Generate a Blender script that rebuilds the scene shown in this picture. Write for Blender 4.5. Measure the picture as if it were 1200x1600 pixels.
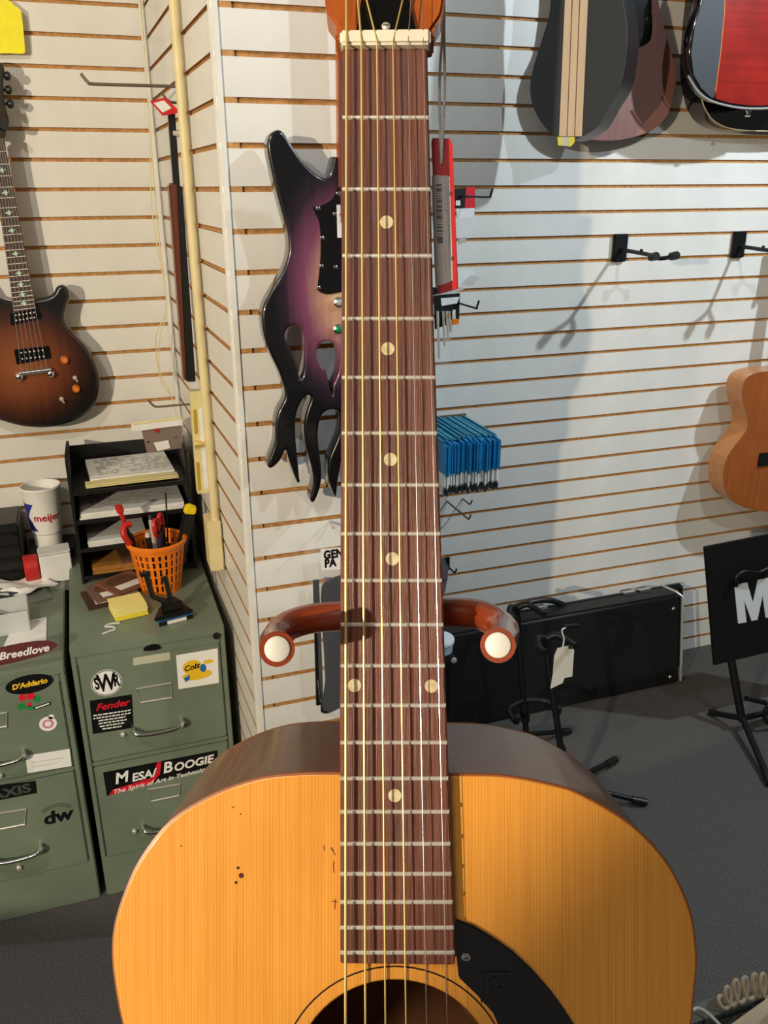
import bpy, bmesh, math, random
from mathutils import Matrix, Vector
random.seed(7)
C = bpy.context.scene.collection
SC = bpy.context.scene
for o in list(bpy.data.objects): bpy.data.objects.remove(o)

# ---------------------------------------------------------------- camera
FPX, PITCH, YAW, ROLL, EYE = 1334.5, 0.3643, -0.3304, -0.0051, 1.81
cy, sy = math.cos(YAW), math.sin(YAW)
_r = Vector((cy, sy, 0)); _f = Vector((-sy, cy, 0)); _u = Vector((0, 0, 1))
CF = _f * math.cos(PITCH) - _u * math.sin(PITCH)
_U = _f * math.sin(PITCH) + _u * math.cos(PITCH)
CR = _r * math.cos(ROLL) + _U * math.sin(ROLL)
CU = -_r * math.sin(ROLL) + _U * math.cos(ROLL)
EYEP = Vector((0, 0, EYE))
cam = bpy.data.cameras.new('camera'); camo = bpy.data.objects.new('camera', cam); C.objects.link(camo)
cam.sensor_fit = 'VERTICAL'; cam.sensor_height = 24; cam.lens = FPX * 24 / 1600; cam.clip_start = 0.02
camo.matrix_world = Matrix(((CR.x, CU.x, -CF.x, 0), (CR.y, CU.y, -CF.y, 0), (CR.z, CU.z, -CF.z, EYE), (0, 0, 0, 1)))
SC.camera = camo

# ---------------------------------------------------------------- light and exposure
w = bpy.data.worlds.new('shop_interior'); SC.world = w; w.use_nodes = True
w.node_tree.nodes['Background'].inputs[0].default_value = (1.0, 0.93, 0.84, 1)
w.node_tree.nodes['Background'].inputs[1].default_value = 0.10
SC.view_settings.view_transform = 'Standard'; SC.view_settings.look = 'None'
SC.view_settings.exposure = 0.0; SC.view_settings.gamma = 1; SC.view_settings.use_curve_mapping = False
def spot(name, loc, target, power, color, radius=.04, angle=70, blend=.4):
    l = bpy.data.lights.new(name, 'SPOT'); o = bpy.data.objects.new(name, l); C.objects.link(o)
    l.energy = power; l.color = color; l.shadow_soft_size = radius; l.spot_size = math.radians(angle); l.spot_blend = blend
    o.location = loc; o.rotation_euler = (Vector(target) - Vector(loc)).to_track_quat('-Z', 'Y').to_euler()
    return o
WARM = (1.0, .86, .64); COOL = (.74, .88, 1.0); NEUT = (1.0, .95, .87)
spot('track_lamp_warm_left', (-2.6, -1.25, 2.2), (-.345, 2.055, 2.22), 505, WARM, .035, 59.3, .03)
spot('track_lamp_cool_right', (2.7, 1.12, 2.93), (1.4, 2.55, 1.4), 175, COOL, .03, 96, .4)
spot('track_lamp_cool_middle', (1.62, .05, 2.92), (.75, 1.9, 1.5), 64, COOL, .03, 80, .3)
spot('track_lamp_left_wall', (-1.0, .7, 2.9), (-.1, 2.6, 1.3), 52, NEUT, .03, 95, .6)
al = bpy.data.lights.new('ceiling_tube', 'AREA'); alo = bpy.data.objects.new('ceiling_tube', al); C.objects.link(alo)
al.shape = 'RECTANGLE'; al.size = 1.2; al.size_y = .25; al.energy = 15; al.color = NEUT
alo.location = (-.9, -.6, 2.96); alo.rotation_euler = (0, 0, math.radians(25))

# ---------------------------------------------------------------- materials
def lin(c):
    out = []
    for v in c[:3]:
        v /= 255.0
        out.append(v / 12.92 if v <= .04045 else ((v + .055) / 1.055) ** 2.4)
    return (*out, 1)
_mc = {}
def mat(name, col, rough=.5, metal=0, coat=0, noise=0, nscale=40, bump=0, alpha=1, trans=0, spec=.5, col2=None, stretch=(1, 1, 1)):
    if name in _mc: return _mc[name]
    m = bpy.data.materials.new(name); m.use_nodes = True; nt = m.node_tree; b = nt.nodes['Principled BSDF']
    b.inputs['Base Color'].default_value = lin(col); b.inputs['Roughness'].default_value = rough
    b.inputs['Metallic'].default_value = metal; b.inputs['Coat Weight'].default_value = coat; b.inputs['Coat Roughness'].default_value = .06
    b.inputs['Alpha'].default_value = alpha; b.inputs['Transmission Weight'].default_value = trans
    b.inputs['Specular IOR Level'].default_value = spec
    if noise or bump:
        tc = nt.nodes.new('ShaderNodeTexCoord'); mp = nt.nodes.new('ShaderNodeMapping'); n = nt.nodes.new('ShaderNodeTexNoise')
        mp.inputs['Scale'].default_value = stretch
        nt.links.new(tc.outputs['Object'], mp.inputs[0]); nt.links.new(mp.outputs[0], n.inputs[0])
        n.inputs['Scale'].default_value = nscale; n.inputs['Detail'].default_value = 6
        if noise:
            r = nt.nodes.new('ShaderNodeMix'); r.data_type = 'RGBA'
            c2 = col2 or tuple(v * (1 - noise) for v in col)
            r.inputs['A'].default_value = lin(col); r.inputs['B'].default_value = lin(c2)
            mr = nt.nodes.new('ShaderNodeMapRange'); mr.inputs[1].default_value = .35; mr.inputs[2].default_value = .65
            nt.links.new(n.outputs[0], mr.inputs[0]); nt.links.new(mr.outputs[0], r.inputs['Factor'])
            nt.links.new(r.outputs['Result'], b.inputs['Base Color'])
        if bump:
            bp = nt.nodes.new('ShaderNodeBump'); bp.inputs['Strength'].default_value = bump; bp.inputs['Distance'].default_value = .002
            nt.links.new(n.outputs[0], bp.inputs['Height']); nt.links.new(bp.outputs[0], b.inputs['Normal'])
    _mc[name] = m; return m
def wood(name, c1, c2, rough=.4, coat=0, freq=300, along='Y', spread=.6, bump=0, blotch=0, rings=0):
    """straight grained timber: fine lines along one local axis"""
    if name in _mc: return _mc[name]
    m = bpy.data.materials.new(name); m.use_nodes = True; nt = m.node_tree; b = nt.nodes['Principled BSDF']; N = nt.nodes.new; L = nt.links.new
    b.inputs['Roughness'].default_value = rough; b.inputs['Coat Weight'].default_value = coat; b.inputs['Coat Roughness'].default_value = .08
    tc = N('ShaderNodeTexCoord'); mp = N('ShaderNodeMapping'); n = N('ShaderNodeTexNoise')
    k = .018
    mp.inputs['Scale'].default_value = {'X': (k, 1, 1), 'Y': (1, k, 1), 'Z': (1, 1, k)}[along]
    L(tc.outputs['Object'], mp.inputs[0]); L(mp.outputs[0], n.inputs[0])
    n.inputs['Scale'].default_value = freq; n.inputs['Detail'].default_value = 4; n.inputs['Roughness'].default_value = .7
    mr = N('ShaderNodeMapRange'); mr.inputs[1].default_value = .5 - spread / 2; mr.inputs[2].default_value = .5 + spread / 2
    L(n.outputs[0], mr.inputs[0])
    fac = mr.outputs[0]
    if rings:
        wv = N('ShaderNodeTexWave'); wv.wave_type = 'BANDS'; wv.bands_direction = 'X'; wv.wave_profile = 'SAW'
        wv.inputs['Scale'].default_value = .31416 / rings; wv.inputs['Distortion'].default_value = 2.2; wv.inputs['Detail'].default_value = 2; wv.inputs['Detail Scale'].default_value = 1.2
        L(mp.outputs[0], wv.inputs[0]); pw = N('ShaderNodeMath'); pw.operation = 'POWER'; pw.inputs[1].default_value = 3; L(wv.outputs['Fac'], pw.inputs[0])
        am = N('ShaderNodeMath'); am.operation = 'MULTIPLY_ADD'; am.inputs[1].default_value = .36; m4 = N('ShaderNodeMath'); m4.operation = 'MULTIPLY'; m4.inputs[1].default_value = .6
        L(mr.outputs[0], m4.inputs[0]); L(pw.outputs[0], am.inputs[0]); L(m4.outputs[0], am.inputs[2]); fac = am.outputs[0]
    mx = N('ShaderNodeMix'); mx.data_type = 'RGBA'; mx.inputs['A'].default_value = lin(c1); mx.inputs['B'].default_value = lin(c2)
    L(fac, mx.inputs['Factor']); out = mx.outputs['Result']
    if blotch:
        n2 = N('ShaderNodeTexNoise'); n2.inputs['Scale'].default_value = 9; L(tc.outputs['Object'], n2.inputs[0])
        hs = N('ShaderNodeHueSaturation'); m2 = N('ShaderNodeMapRange'); m2.inputs[1].default_value = .3; m2.inputs[2].default_value = .7
        m2.inputs[3].default_value = 1 - blotch; m2.inputs[4].default_value = 1 + blotch
        L(n2.outputs[0], m2.inputs[0]); L(m2.outputs[0], hs.inputs['Value']); L(out, hs.inputs['Color']); out = hs.outputs[0]
    L(out, b.inputs['Base Color'])
    if bump:
        bp = N('ShaderNodeBump'); bp.inputs['Strength'].default_value = bump; bp.inputs['Distance'].default_value = .0006
        L(n.outputs[0], bp.inputs['Height']); L(bp.outputs[0], b.inputs['Normal'])
    _mc[name] = m; return m
def burst(name, cols, centre, radii, rough=.12, grain=140, gamt=.12):
    """burst lacquer: colour rings sprayed around a centre, timber grain under it"""
    m = bpy.data.materials.new(name); m.use_nodes = True; nt = m.node_tree; b = nt.nodes['Principled BSDF']; N = nt.nodes.new; L = nt.links.new
    b.inputs['Roughness'].default_value = rough + .2; b.inputs['Coat Weight'].default_value = 1; b.inputs['Coat Roughness'].default_value = .04
    tc = N('ShaderNodeTexCoord'); mp = N('ShaderNodeMapping'); L(tc.outputs['Object'], mp.inputs[0])
    mp.vector_type = 'POINT'
    mp.inputs['Scale'].default_value = (1 / radii[0], 1 / radii[1], .001)
    mp.inputs['Location'].default_value = (-centre[0] / radii[0], -centre[1] / radii[1], 0)
    ln = N('ShaderNodeVectorMath'); ln.operation = 'LENGTH'; L(mp.outputs[0], ln.inputs[0])
    mp2 = N('ShaderNodeMapping'); mp2.inputs['Scale'].default_value = (1, .03, 1); L(tc.outputs['Object'], mp2.inputs[0])
    n = N('ShaderNodeTexNoise'); n.inputs['Scale'].default_value = grain; n.inputs['Detail'].default_value = 4; L(mp2.outputs[0], n.inputs[0])
    ad = N('ShaderNodeMath'); ad.operation = 'MULTIPLY_ADD'; ad.inputs[1].default_value = gamt; L(n.outputs[0], ad.inputs[0]); L(ln.outputs['Value'], ad.inputs[2])
    cr = N('ShaderNodeValToRGB'); L(ad.outputs[0], cr.inputs[0]); e = cr.color_ramp.elements
    e[0].position = cols[0][0]; e[0].color = lin(cols[0][1]); e[1].position = cols[-1][0]; e[1].color = lin(cols[-1][1])
    for p, c in cols[1:-1]:
        q = e.new(p); q.color = lin(c)
    L(cr.outputs[0], b.inputs['Base Color']); return m

slat_face = mat('slatwall_melamine', (226, 222, 213), .38, noise=.05, nscale=6)
mdf = mat('slatwall_mdf', (200, 148, 88), .9, noise=.18, nscale=90)
white_trim = mat('white_trim', (228, 224, 214), .4, noise=.04, nscale=20)
cream = mat('cream_plastic', (222, 204, 152), .45, noise=.05, nscale=15)
black = mat('black_plastic', (18, 18, 18), .4, noise=.2, nscale=60)
black_gloss = mat('black_gloss', (8, 8, 9), .12, coat=1)
black_metal = mat('black_metal', (16, 16, 17), .45, metal=.3, noise=.2, nscale=90)
chrome = mat('chrome', (225, 225, 225), .12, metal=1)
nickel = mat('nickel', (222, 212, 198), .38, metal=.55)
brass = mat('bronze_string', (248, 220, 140), .35, metal=.7)
steel = mat('steel_string', (230, 230, 228), .25, metal=1)
white_paper = mat('white_paper', (232, 230, 224), .8, noise=.04, nscale=30)
grey_print = mat('grey_print', (146, 146, 148), .8)
bone = mat('bone', (240, 228, 205), .4, noise=.05, nscale=80)
pearl = mat('pearl_inlay', (226, 212, 178), .2, noise=.25, nscale=260, col2=(196, 176, 128))
red_paint = mat('red_plastic', (196, 34, 30), .4, noise=.1, nscale=30)
yellow_paint = mat('yellow_plastic', (240, 214, 20), .45, noise=.06, nscale=30)
orange_plastic = mat('orange_plastic', (240, 126, 24), .4, noise=.06, nscale=30)
clear = mat('clear_film', (235, 238, 240), .12, alpha=.07, noise=.05, nscale=20, bump=.4)
cab_green = mat('green_enamel', (118, 130, 110), .42, noise=.10, nscale=5, bump=.02)
cab_dark = mat('dark_gap', (22, 22, 20), .8)
spruce = wood('spruce_top', (242, 172, 72), (196, 112, 32), .36, .35, 420, 'Y', .7, 0, .08, .0016)
rosewood = wood('rosewood_board', (132, 74, 54), (56, 28, 20), .45, 0, 640, 'Y', .5, 1.0, .15)
side_wood = wood('mahogany_side', (132, 92, 60), (112, 76, 50), .42, .3, 120, 'Y', .8, 0, .06)
inside_wood = wood('inside_wood', (170, 110, 60), (140, 84, 44), .8, 0, 120, 'Y', .8)
head_wood = wood('headstock_wood', (196, 104, 40), (140, 62, 20), .3, .6, 160, 'Y', .8)
neck_wood = wood('neck_wood', (150, 66, 34), (104, 42, 22), .35, .5, 200, 'Y', .8)
yoke_wood = wood('yoke_wood', (158, 66, 30), (112, 40, 18), .3, .7, 130, 'X', .8)

# ---------------------------------------------------------------- mesh helpers
def newobj(name, me, parent=None):
    o = bpy.data.objects.new(name, me); C.objects.link(o)
    if parent is not None: o.parent = parent
    return o
class MB:
    def __init__(s): s.v = []; s.f = []; s.m = []; s.mats = []; s.T = Matrix()
    def mi(s, m):
        if m not in s.mats: s.mats.append(m)
        return s.mats.index(m)
    def add(s, vs, fs, m, T=None):
        T = s.T if T is None else s.T @ T
        b = len(s.v); s.v += [tuple(T @ Vector(p)) for p in vs]
        s.f += [tuple(b + i for i in f) for f in fs]
        k = s.mi(m); s.m += [k] * len(fs); return s
    def box(s, c, d, m, T=None):
        x, y, z = (v / 2 for v in d); cx, cy_, cz = c
        vs = [(cx + i * x, cy_ + j * y, cz + k * z) for k in (-1, 1) for j in (-1, 1) for i in (-1, 1)]
        return s.add(vs, [(0, 2, 3, 1), (4, 5, 7, 6), (0, 1, 5, 4), (2, 6, 7, 3), (0, 4, 6, 2), (1, 3, 7, 5)], m, T)
    def prism(s, pts, z0, z1, m, T=None):
        n = len(pts)
        if sum(pts[i][0] * pts[(i + 1) % n][1] - pts[(i + 1) % n][0] * pts[i][1] for i in range(n)) < 0: pts = pts[::-1]
        vs = [(p[0], p[1], z0) for p in pts] + [(p[0], p[1], z1) for p in pts]
        fs = [tuple(range(n))[::-1], tuple(range(n, 2 * n))] + [(i, (i + 1) % n, n + (i + 1) % n, n + i) for i in range(n)]
        return s.add(vs, fs, m, T)
    def tube(s, path, r, m, n=10, closed=False, T=None):
        P = [Vector(p) for p in path]; k = len(P); R = r if isinstance(r, (list, tuple)) else [r] * k
        vs = []; up = None
        for i in range(k):
            a = P[i - 1] if (i or closed) else P[i]; b = P[(i + 1) % k] if (i < k - 1 or closed) else P[i]
            t = (b - a).normalized()
            if up is None: up = t.orthogonal().normalized()
            up = (up - t * up.dot(t)).normalized(); q = t.cross(up)
            vs += [tuple(P[i] + (up * math.cos(2 * math.pi * j / n) + q * math.sin(2 * math.pi * j / n)) * R[i]) for j in range(n)]
        fs = []
        for i in range(k if closed else k - 1):
            a, b = i * n, ((i + 1) % k) * n
            fs += [(a + j, a + (j + 1) % n, b + (j + 1) % n, b + j) for j in range(n)]
        if not closed: fs += [tuple(range(n))[::-1], tuple(range((k - 1) * n, k * n))]
        return s.add(vs, fs, m, T)
    def lathe(s, prof, m, n=24, T=None, caps=True):
        vs = []; fs = []; k = len(prof)
        for r, z in prof: vs += [(r * math.cos(2 * math.pi * j / n), r * math.sin(2 * math.pi * j / n), z) for j in range(n)]
        for i in range(k - 1): fs += [(i * n + j, i * n + (j + 1) % n, (i + 1) * n + (j + 1) % n, (i + 1) * n + j) for j in range(n)]
        if caps: fs += [tuple(range(n))[::-1], tuple(range((k - 1) * n, k * n))]
        return s.add(vs, fs, m, T)
    def loft(s, rings, m, T=None, caps=True):
        n = len(rings[0]); vs = [p for r in rings for p in r]; fs = []
        for i in range(len(rings) - 1): fs += [(i * n + j, i * n + (j + 1) % n, (i + 1) * n + (j + 1) % n, (i + 1) * n + j) for j in range(n)]
        if caps: fs += [tuple(range(n))[::-1], tuple(range((len(rings) - 1) * n, len(rings) * n))]
        return s.add(vs, fs, m, T)
    def mesh(s, me, m, T=None):
        return s.add([tuple(v.co) for v in me.vertices], [tuple(p.vertices) for p in me.polygons], m, T)
    def text(s, txt, size, m, T, sx=1, shear=0, ext=.0002, space=1, bold=0):
        cu = bpy.data.curves.new('t', 'FONT'); cu.body = txt; cu.size = size; cu.align_x = 'CENTER'; cu.align_y = 'CENTER'
        cu.extrude = ext; cu.shear = shear; cu.space_character = space; cu.resolution_u = 3; cu.offset = bold
        o = bpy.data.objects.new('t', cu); C.objects.link(o); bpy.context.view_layer.update()
        me = bpy.data.meshes.new_from_object(o.evaluated_get(bpy.context.evaluated_depsgraph_get()))
        bpy.data.objects.remove(o); s.mesh(me, m, T @ Matrix.Diagonal((sx, 1, 1, 1))); return s
    def build(s, name, parent=None, bevel=0, seg=2, angle=38, smooth=True):
        me = bpy.data.meshes.new(name); me.from_pydata(s.v, [], s.f)
        for m in s.mats: me.materials.append(m)
        me.polygons.foreach_set('material_index', s.m)
        bm = bmesh.new(); bm.from_mesh(me); bmesh.ops.recalc_face_normals(bm, faces=bm.faces)
        if bevel:
            es = [e for e in bm.edges if len(e.link_faces) == 2 and e.calc_face_angle() > .5]
            bmesh.ops.bevel(bm, geom=es, offset=bevel, segments=seg, affect='EDGES', clamp_overlap=True)
        bm.to_mesh(me); bm.free()
        if smooth:
            me.polygons.foreach_set('use_smooth', [True] * len(me.polygons)); me.set_sharp_from_angle(angle=math.radians(angle))
        return newobj(name, me, parent)
def slab(pts, holes, z0, z1, bevel=0, res=3, off=None):
    """flat body with holes and rounded rim, as a mesh in local xy"""
    cu = bpy.data.curves.new('c', 'CURVE'); cu.dimensions = '2D'; cu.fill_mode = 'BOTH'
    cu.extrude = (z1 - z0) / 2 - bevel; cu.bevel_depth = bevel; cu.bevel_resolution = res; cu.offset = -(bevel if off is None else off)
    for q in [pts] + holes:
        sp = cu.splines.new('POLY'); sp.points.add(len(q) - 1); sp.use_cyclic_u = True
        for i, p in enumerate(q): sp.points[i].co = (p[0], p[1], 0, 1)
    o = bpy.data.objects.new('c', cu); C.objects.link(o); bpy.context.view_layer.update()
    me = bpy.data.meshes.new_from_object(o.evaluated_get(bpy.context.evaluated_depsgraph_get()))
    bpy.data.objects.remove(o)
    for v in me.vertices: v.co.z += (z0 + z1) / 2
    return me
def smooth_pts(pts, k=6, closed=True):
    """Catmull-Rom through the given points"""
    n = len(pts); out = []
    for i in range(n if closed else n - 1):
        if closed: p = [Vector((*pts[(i + d) % n], 0)[:3]) if len(pts[0]) == 2 else Vector(pts[(i + d) % n]) for d in (-1, 0, 1, 2)]
        else:
            ids = [max(0, min(n - 1, i + d)) for d in (-1, 0, 1, 2)]
            p = [Vector((*pts[j], 0)[:3]) if len(pts[0]) == 2 else Vector(pts[j]) for j in ids]
        for j in range(k):
            t = j / k
            v = .5 * ((2 * p[1]) + (p[2] - p[0]) * t + (2 * p[0] - 5 * p[1] + 4 * p[2] - p[3]) * t * t + (3 * p[1] - p[0] - 3 * p[2] + p[3]) * t ** 3)
            out.append(tuple(v[:len(pts[0])]))
    if not closed: out.append(tuple(pts[-1]))
    return out
def circle(cx, cy_, r, n=32): return [(cx + r * math.cos(2 * math.pi * i / n), cy_ + r * math.sin(2 * math.pi * i / n)) for i in range(n)]
def ell(cx, cy_, rx, ry, n=28): return [(cx + rx * math.cos(2 * math.pi * i / n), cy_ + ry * math.sin(2 * math.pi * i / n)) for i in range(n)]
def tr(x=0, y=0, z=0): return Matrix.Translation((x, y, z))
def rot(a, ax): return Matrix.Rotation(math.radians(a), 4, ax)

class Frame:
    """a local frame in the shop; loc(px, py, z) is where the sight line of photo pixel (px, py) meets the plane at local height z"""
    def __init__(s, o, ex, ey, ez):
        ex, ey, ez = (Vector(a).normalized() for a in (ex, ey, ez)); s.o = Vector(o); s.ex, s.ey, s.ez = ex, ey, ez
        s.M = Matrix(((ex.x, ey.x, ez.x, s.o.x), (ex.y, ey.y, ez.y, s.o.y), (ex.z, ey.z, ez.z, s.o.z), (0, 0, 0, 1)))
    def loc(s, px, py, z=0):
        d = CR * (px - 600) + CU * (800 - py) + CF * FPX
        p0 = s.o + s.ez * z; t = (p0 - EYEP).dot(s.ez) / d.dot(s.ez); q = EYEP + d * t - s.o
        return (q.dot(s.ex), q.dot(s.ey))
    def pts(s, L, z=0): return [s.loc(x, y, z) for x, y in L]
def wallframe(px, py, Y):
    f = Frame((0, Y, 0), (1, 0, 0), (0, 0, 1), (0, -1, 0)); a = f.loc(px, py)
    return Frame((a[0], Y, a[1]), (1, 0, 0), (0, 0, 1), (0, -1, 0))
def atY(px, py, Y):
    a = Frame((0, Y, 0), (1, 0, 0), (0, 0, 1), (0, -1, 0)).loc(px, py); return Vector((a[0], Y, a[1]))
def atZ(px, py, Z):
    a = Frame((0, 0, Z), (1, 0, 0), (0, 1, 0), (0, 0, 1)).loc(px, py); return Vector((a[0], a[1], Z))
def tag(o, label=None, cat=None, group=None, kind=None):
    for k, v in (('label', label), ('category', cat), ('group', group), ('kind', kind)):
        if v: o[k] = v
    return o
def thing(name, label, cat, M=None, group=None):
    o = bpy.data.objects.new(name, None); C.objects.link(o); o.empty_display_size = .05
    if M is not None: o.matrix_world = M if isinstance(M, Matrix) else Matrix.Translation(M)
    return tag(o, label, cat, group)
def copy_tree(o, parent=None):
    c = o.copy(); C.objects.link(c)
    if parent is not None: c.parent = parent
    for ch in o.children: copy_tree(ch, c)
    return c

# ================================================================ SETTING
WALL_L, WALL_C, WALL_R, TOP = 2.6849, 1.7188, 2.5457, 2.80
X_IN, X_OUT, X_COL = .2484, .2732, .632
PITCH_S, Z0 = .0762, EYE + .3771
carpet = mat('carpet', (92, 88, 83), .95, noise=.4, nscale=260, bump=.7, col2=(56, 53, 50))
tag(MB().box((.5, .9, -.02), (6.5, 5.4, .04), carpet).build('floor'), kind='structure')
ceil_m = mat('ceiling_tile', (205, 203, 196), .9, noise=.05, nscale=8)
tag(MB().box((.5, .9, 3.02), (6.5, 5.4, .04), ceil_m).build('ceiling'), kind='structure')
def slatwall(name, A, B, label):
    """a wall of grooved boards between two floor points, face towards the left of A>B"""
    A, B = Vector((*A, 0)), Vector((*B, 0)); L = (B - A).length; ex = (B - A).normalized(); ez = ex.cross(Vector((0, 0, 1)))
    F = Frame(A, ex, (0, 0, 1), ez)
    m = MB().box((L / 2, TOP / 2, -.0217), (L, TOP, .03), mdf).build(name); m.matrix_world = F.M
    tag(m, label, kind='structure')
    h = PITCH_S - .0102
    s = MB(); s.box((L / 2, 0, -.0033), (L - .0004, h, .0066), mdf)
    s.m[1] = s.mi(slat_face)
    proto = s.build('slat', smooth=False).data; first = bpy.data.objects[-1] if False else None
    k = 0; base = Z0 % PITCH_S
    objs = [o for o in bpy.data.objects if o.data == proto]
    z = base - PITCH_S / 2
    while z < TOP - .02:
        o = objs[0] if k == 0 else newobj('slat', proto)
        o.parent = m; o.location = (0, z, 0); k += 1; z += PITCH_S
    return m
slatwall('wall_left', (-2.4, WALL_L), (X_IN, WALL_L), 'grooved slat wall behind the file cabinets')
slatwall('wall_return', (X_IN, WALL_L), (X_OUT, WALL_C), 'grooved slat wall beside the file cabinets')
slatwall('wall_column', (X_OUT, WALL_C), (X_COL, WALL_C), 'grooved slat front of the projecting column')
slatwall('wall_column_side', (X_COL, WALL_C), (X_COL, WALL_R), 'side of the projecting column')
slatwall('wall_right', (X_COL, WALL_R), (3.7, WALL_R), 'grooved slat wall behind the cases and stands')
t = MB().box((X_OUT + .0065, WALL_C + .0075, TOP / 2), (.022, .022, TOP), white_trim).build('trim_1', bevel=.006, seg=3); tag(t, kind='structure')
t = MB().box((X_IN - .008, WALL_L - .008, TOP / 2), (.013, .013, TOP), white_trim).build('trim_2', bevel=.003); tag(t, kind='structure')

t = MB().box((X_COL - .018, WALL_C + .0075, TOP / 2), (.042, .022, TOP), white_trim).build('trim_3', bevel=.004); tag(t, kind='structure')

# ================================================================ MAIN GUITAR
GD = .4117
GF = Frame(EYEP + CF * GD, CR, CU, -CF)          # fretboard face; leans back like the camera looks down
def g(x, y, z=0): return (*GF.loc(x, y, z), z)
def gp(L, z=0): return GF.pts(L, z)
guitar = thing('acoustic_guitar', 'large honey-coloured acoustic guitar with worn spruce top held upright in the middle', 'guitar', GF.M)
TZ = -.0075                                        # soundboard height
half_l = [(532, 1209), (460, 1210), (400, 1218), (333, 1242), (267, 1283), (220, 1342), (193, 1400), (178, 1453), (176, 1500), (182, 1550), (192, 1600),
          (214, 1670), (226, 1740), (220, 1810), (190, 1880), (130, 1970), (80, 2070), (52, 2180), (50, 2290), (78, 2410), (140, 2530), (240, 2640), (380, 2710), (520, 2738), (640, 2742)]
half_r = [(708, 1211), (790, 1213.5), (863, 1227), (910, 1243), (987, 1290), (1043, 1350), (1077, 1420), (1087, 1477), (1088, 1517), (1083, 1567), (1080, 1600),
          (1062, 1670), (1052, 1740), (1060, 1810), (1092, 1880), (1150, 1970), (1200, 2070), (1228, 2180), (1230, 2290), (1202, 2410), (1140, 2530), (1040, 2640), (900, 2710), (760, 2738)]
outl = smooth_pts(gp(half_l + half_r[::-1], TZ), 4)
SH = gp([(617, 1690)], TZ)[0]; SR = .0497
MB().mesh(slab(outl, [circle(*SH, SR, 64)], TZ - .003, TZ, .0012, 2), spruce).build('soundboard', guitar, angle=50)
ns = len(outl)
def inset(pts, d):
    n = len(pts); o = []
    for i in range(n):
        a, b = Vector(pts[i - 1]), Vector(pts[(i + 1) % n]); t_ = (b - a).normalized(); o.append((pts[i][0] + t_.y * d, pts[i][1] - t_.x * d))
    return o
area2 = sum(outl[i][0] * outl[(i + 1) % ns][1] - outl[(i + 1) % ns][0] * outl[i][1] for i in range(ns))
sg = -1 if area2 > 0 else 1
def ring3(pts, z): return [(p[0], p[1], z) for p in pts]
o_in = inset(outl, sg * .0006)
s = MB(); s.loft([ring3(o_in, TZ - .0028), ring3(o_in, TZ - .105)], side_wood, caps=False)
oi = inset(outl, sg * .003); s.loft([ring3(oi, TZ - .0032), ring3(oi, TZ - .104)], inside_wood, caps=False)
s.build('side', guitar)
MB().prism(o_in, TZ - .108, TZ - .105, inside_wood).build('back', guitar)
bind = mat('worn_edge', (150, 84, 36), .4)
MB().tube(ring3(inset(outl, sg * .0004), TZ - .0012), .0011, bind, 6, closed=True).build('edge_binding', guitar)
def ringmesh(c, r0, r1, z0, z1, m, n=72):
    s = MB(); s.loft([ring3(circle(*c, r0, n), z0), ring3(circle(*c, r0, n), z1), ring3(circle(*c, r1, n), z1), ring3(circle(*c, r1, n), z0)], m, caps=False); return s
ink = mat('black_inlay', (34, 14, 10), .4)
ringmesh(SH, .0562, .0570, TZ - .001, TZ + .0001, ink).build('rosette_ring', guitar)
# neck block and interior blocking
FB_L = [(535, 75), (534.5, 500), (533, 833), (531.7, 1102), (531.7, 1506)]; FB_R = [(667, 75), (676.7, 497), (688, 833), (696.7, 1102), (711, 1508)]
def fbx(y):
    def ip(P):
        for a, b in zip(P, P[1:]):
            if y <= b[1]: return a[0] + (b[0] - a[0]) * (y - a[1]) / (b[1] - a[1])
        return P[-1][0]
    return ip(FB_L), ip(FB_R)
s = MB(); fb = gp(FB_L + FB_R[::-1])
s.prism(fb, -.0068, 0, rosewood); s.build('fretboard', guitar, bevel=.0006)
def halfneck(y, zt, depth, n=12):
    a, b = fbx(y); A = g(a, y, zt); B = g(b, y, zt); cx = (A[0] + B[0]) / 2; hw = (B[0] - A[0]) / 2 + .0002
    return [(cx - hw * math.cos(math.pi * i / n), A[1], zt - depth * math.sin(math.pi * i / n) ** .8) for i in range(n + 1)]
s = MB(); s.loft([halfneck(y, -.0066, d) for y, d in ((72, .014), (110, .0155), (500, .0165), (900, .018), (1130, .020), (1190, .034), (1209, .05))], neck_wood)
s.build('neck', guitar)
FRETS = [184, 296, 400, 498, 590, 677, 758, 834, 907, 976, 1040, 1102, 1160, 1216, 1268, 1318, 1365, 1409, 1449, 1488]
for y in FRETS:
    a, b = fbx(y); A = g(a + .3, y); B = g(b - .3, y); dx = .0011
    prof = [(-dx, -.0003), (-dx * .85, .0005), (-dx * .4, .0009), (dx * .4, .0009), (dx * .85, .0005), (dx, -.0003)]
    s = MB(); s.loft([[(A[0], A[1] + p, q) for p, q in prof], [(B[0], B[1] + p, q) for p, q in prof]], nickel); s.build('fret', guitar)
for x, y in ((604, 347), (606, 545), (610, 718), (613, 873), (554, 1071), (674, 1072), (617, 1243)):
    MB().lathe([(.0032, -.001), (.0032, .0001), (.0026, .00014)], pearl, 24, tr(*g(x, y))).build('inlay_dot', guitar)
s = MB(); s.prism(gp([(531, 53), (672, 51), (672.5, 75), (532, 76)]), -.006, .0042, bone); s.build('nut', guitar, bevel=.0012, seg=3)
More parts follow.
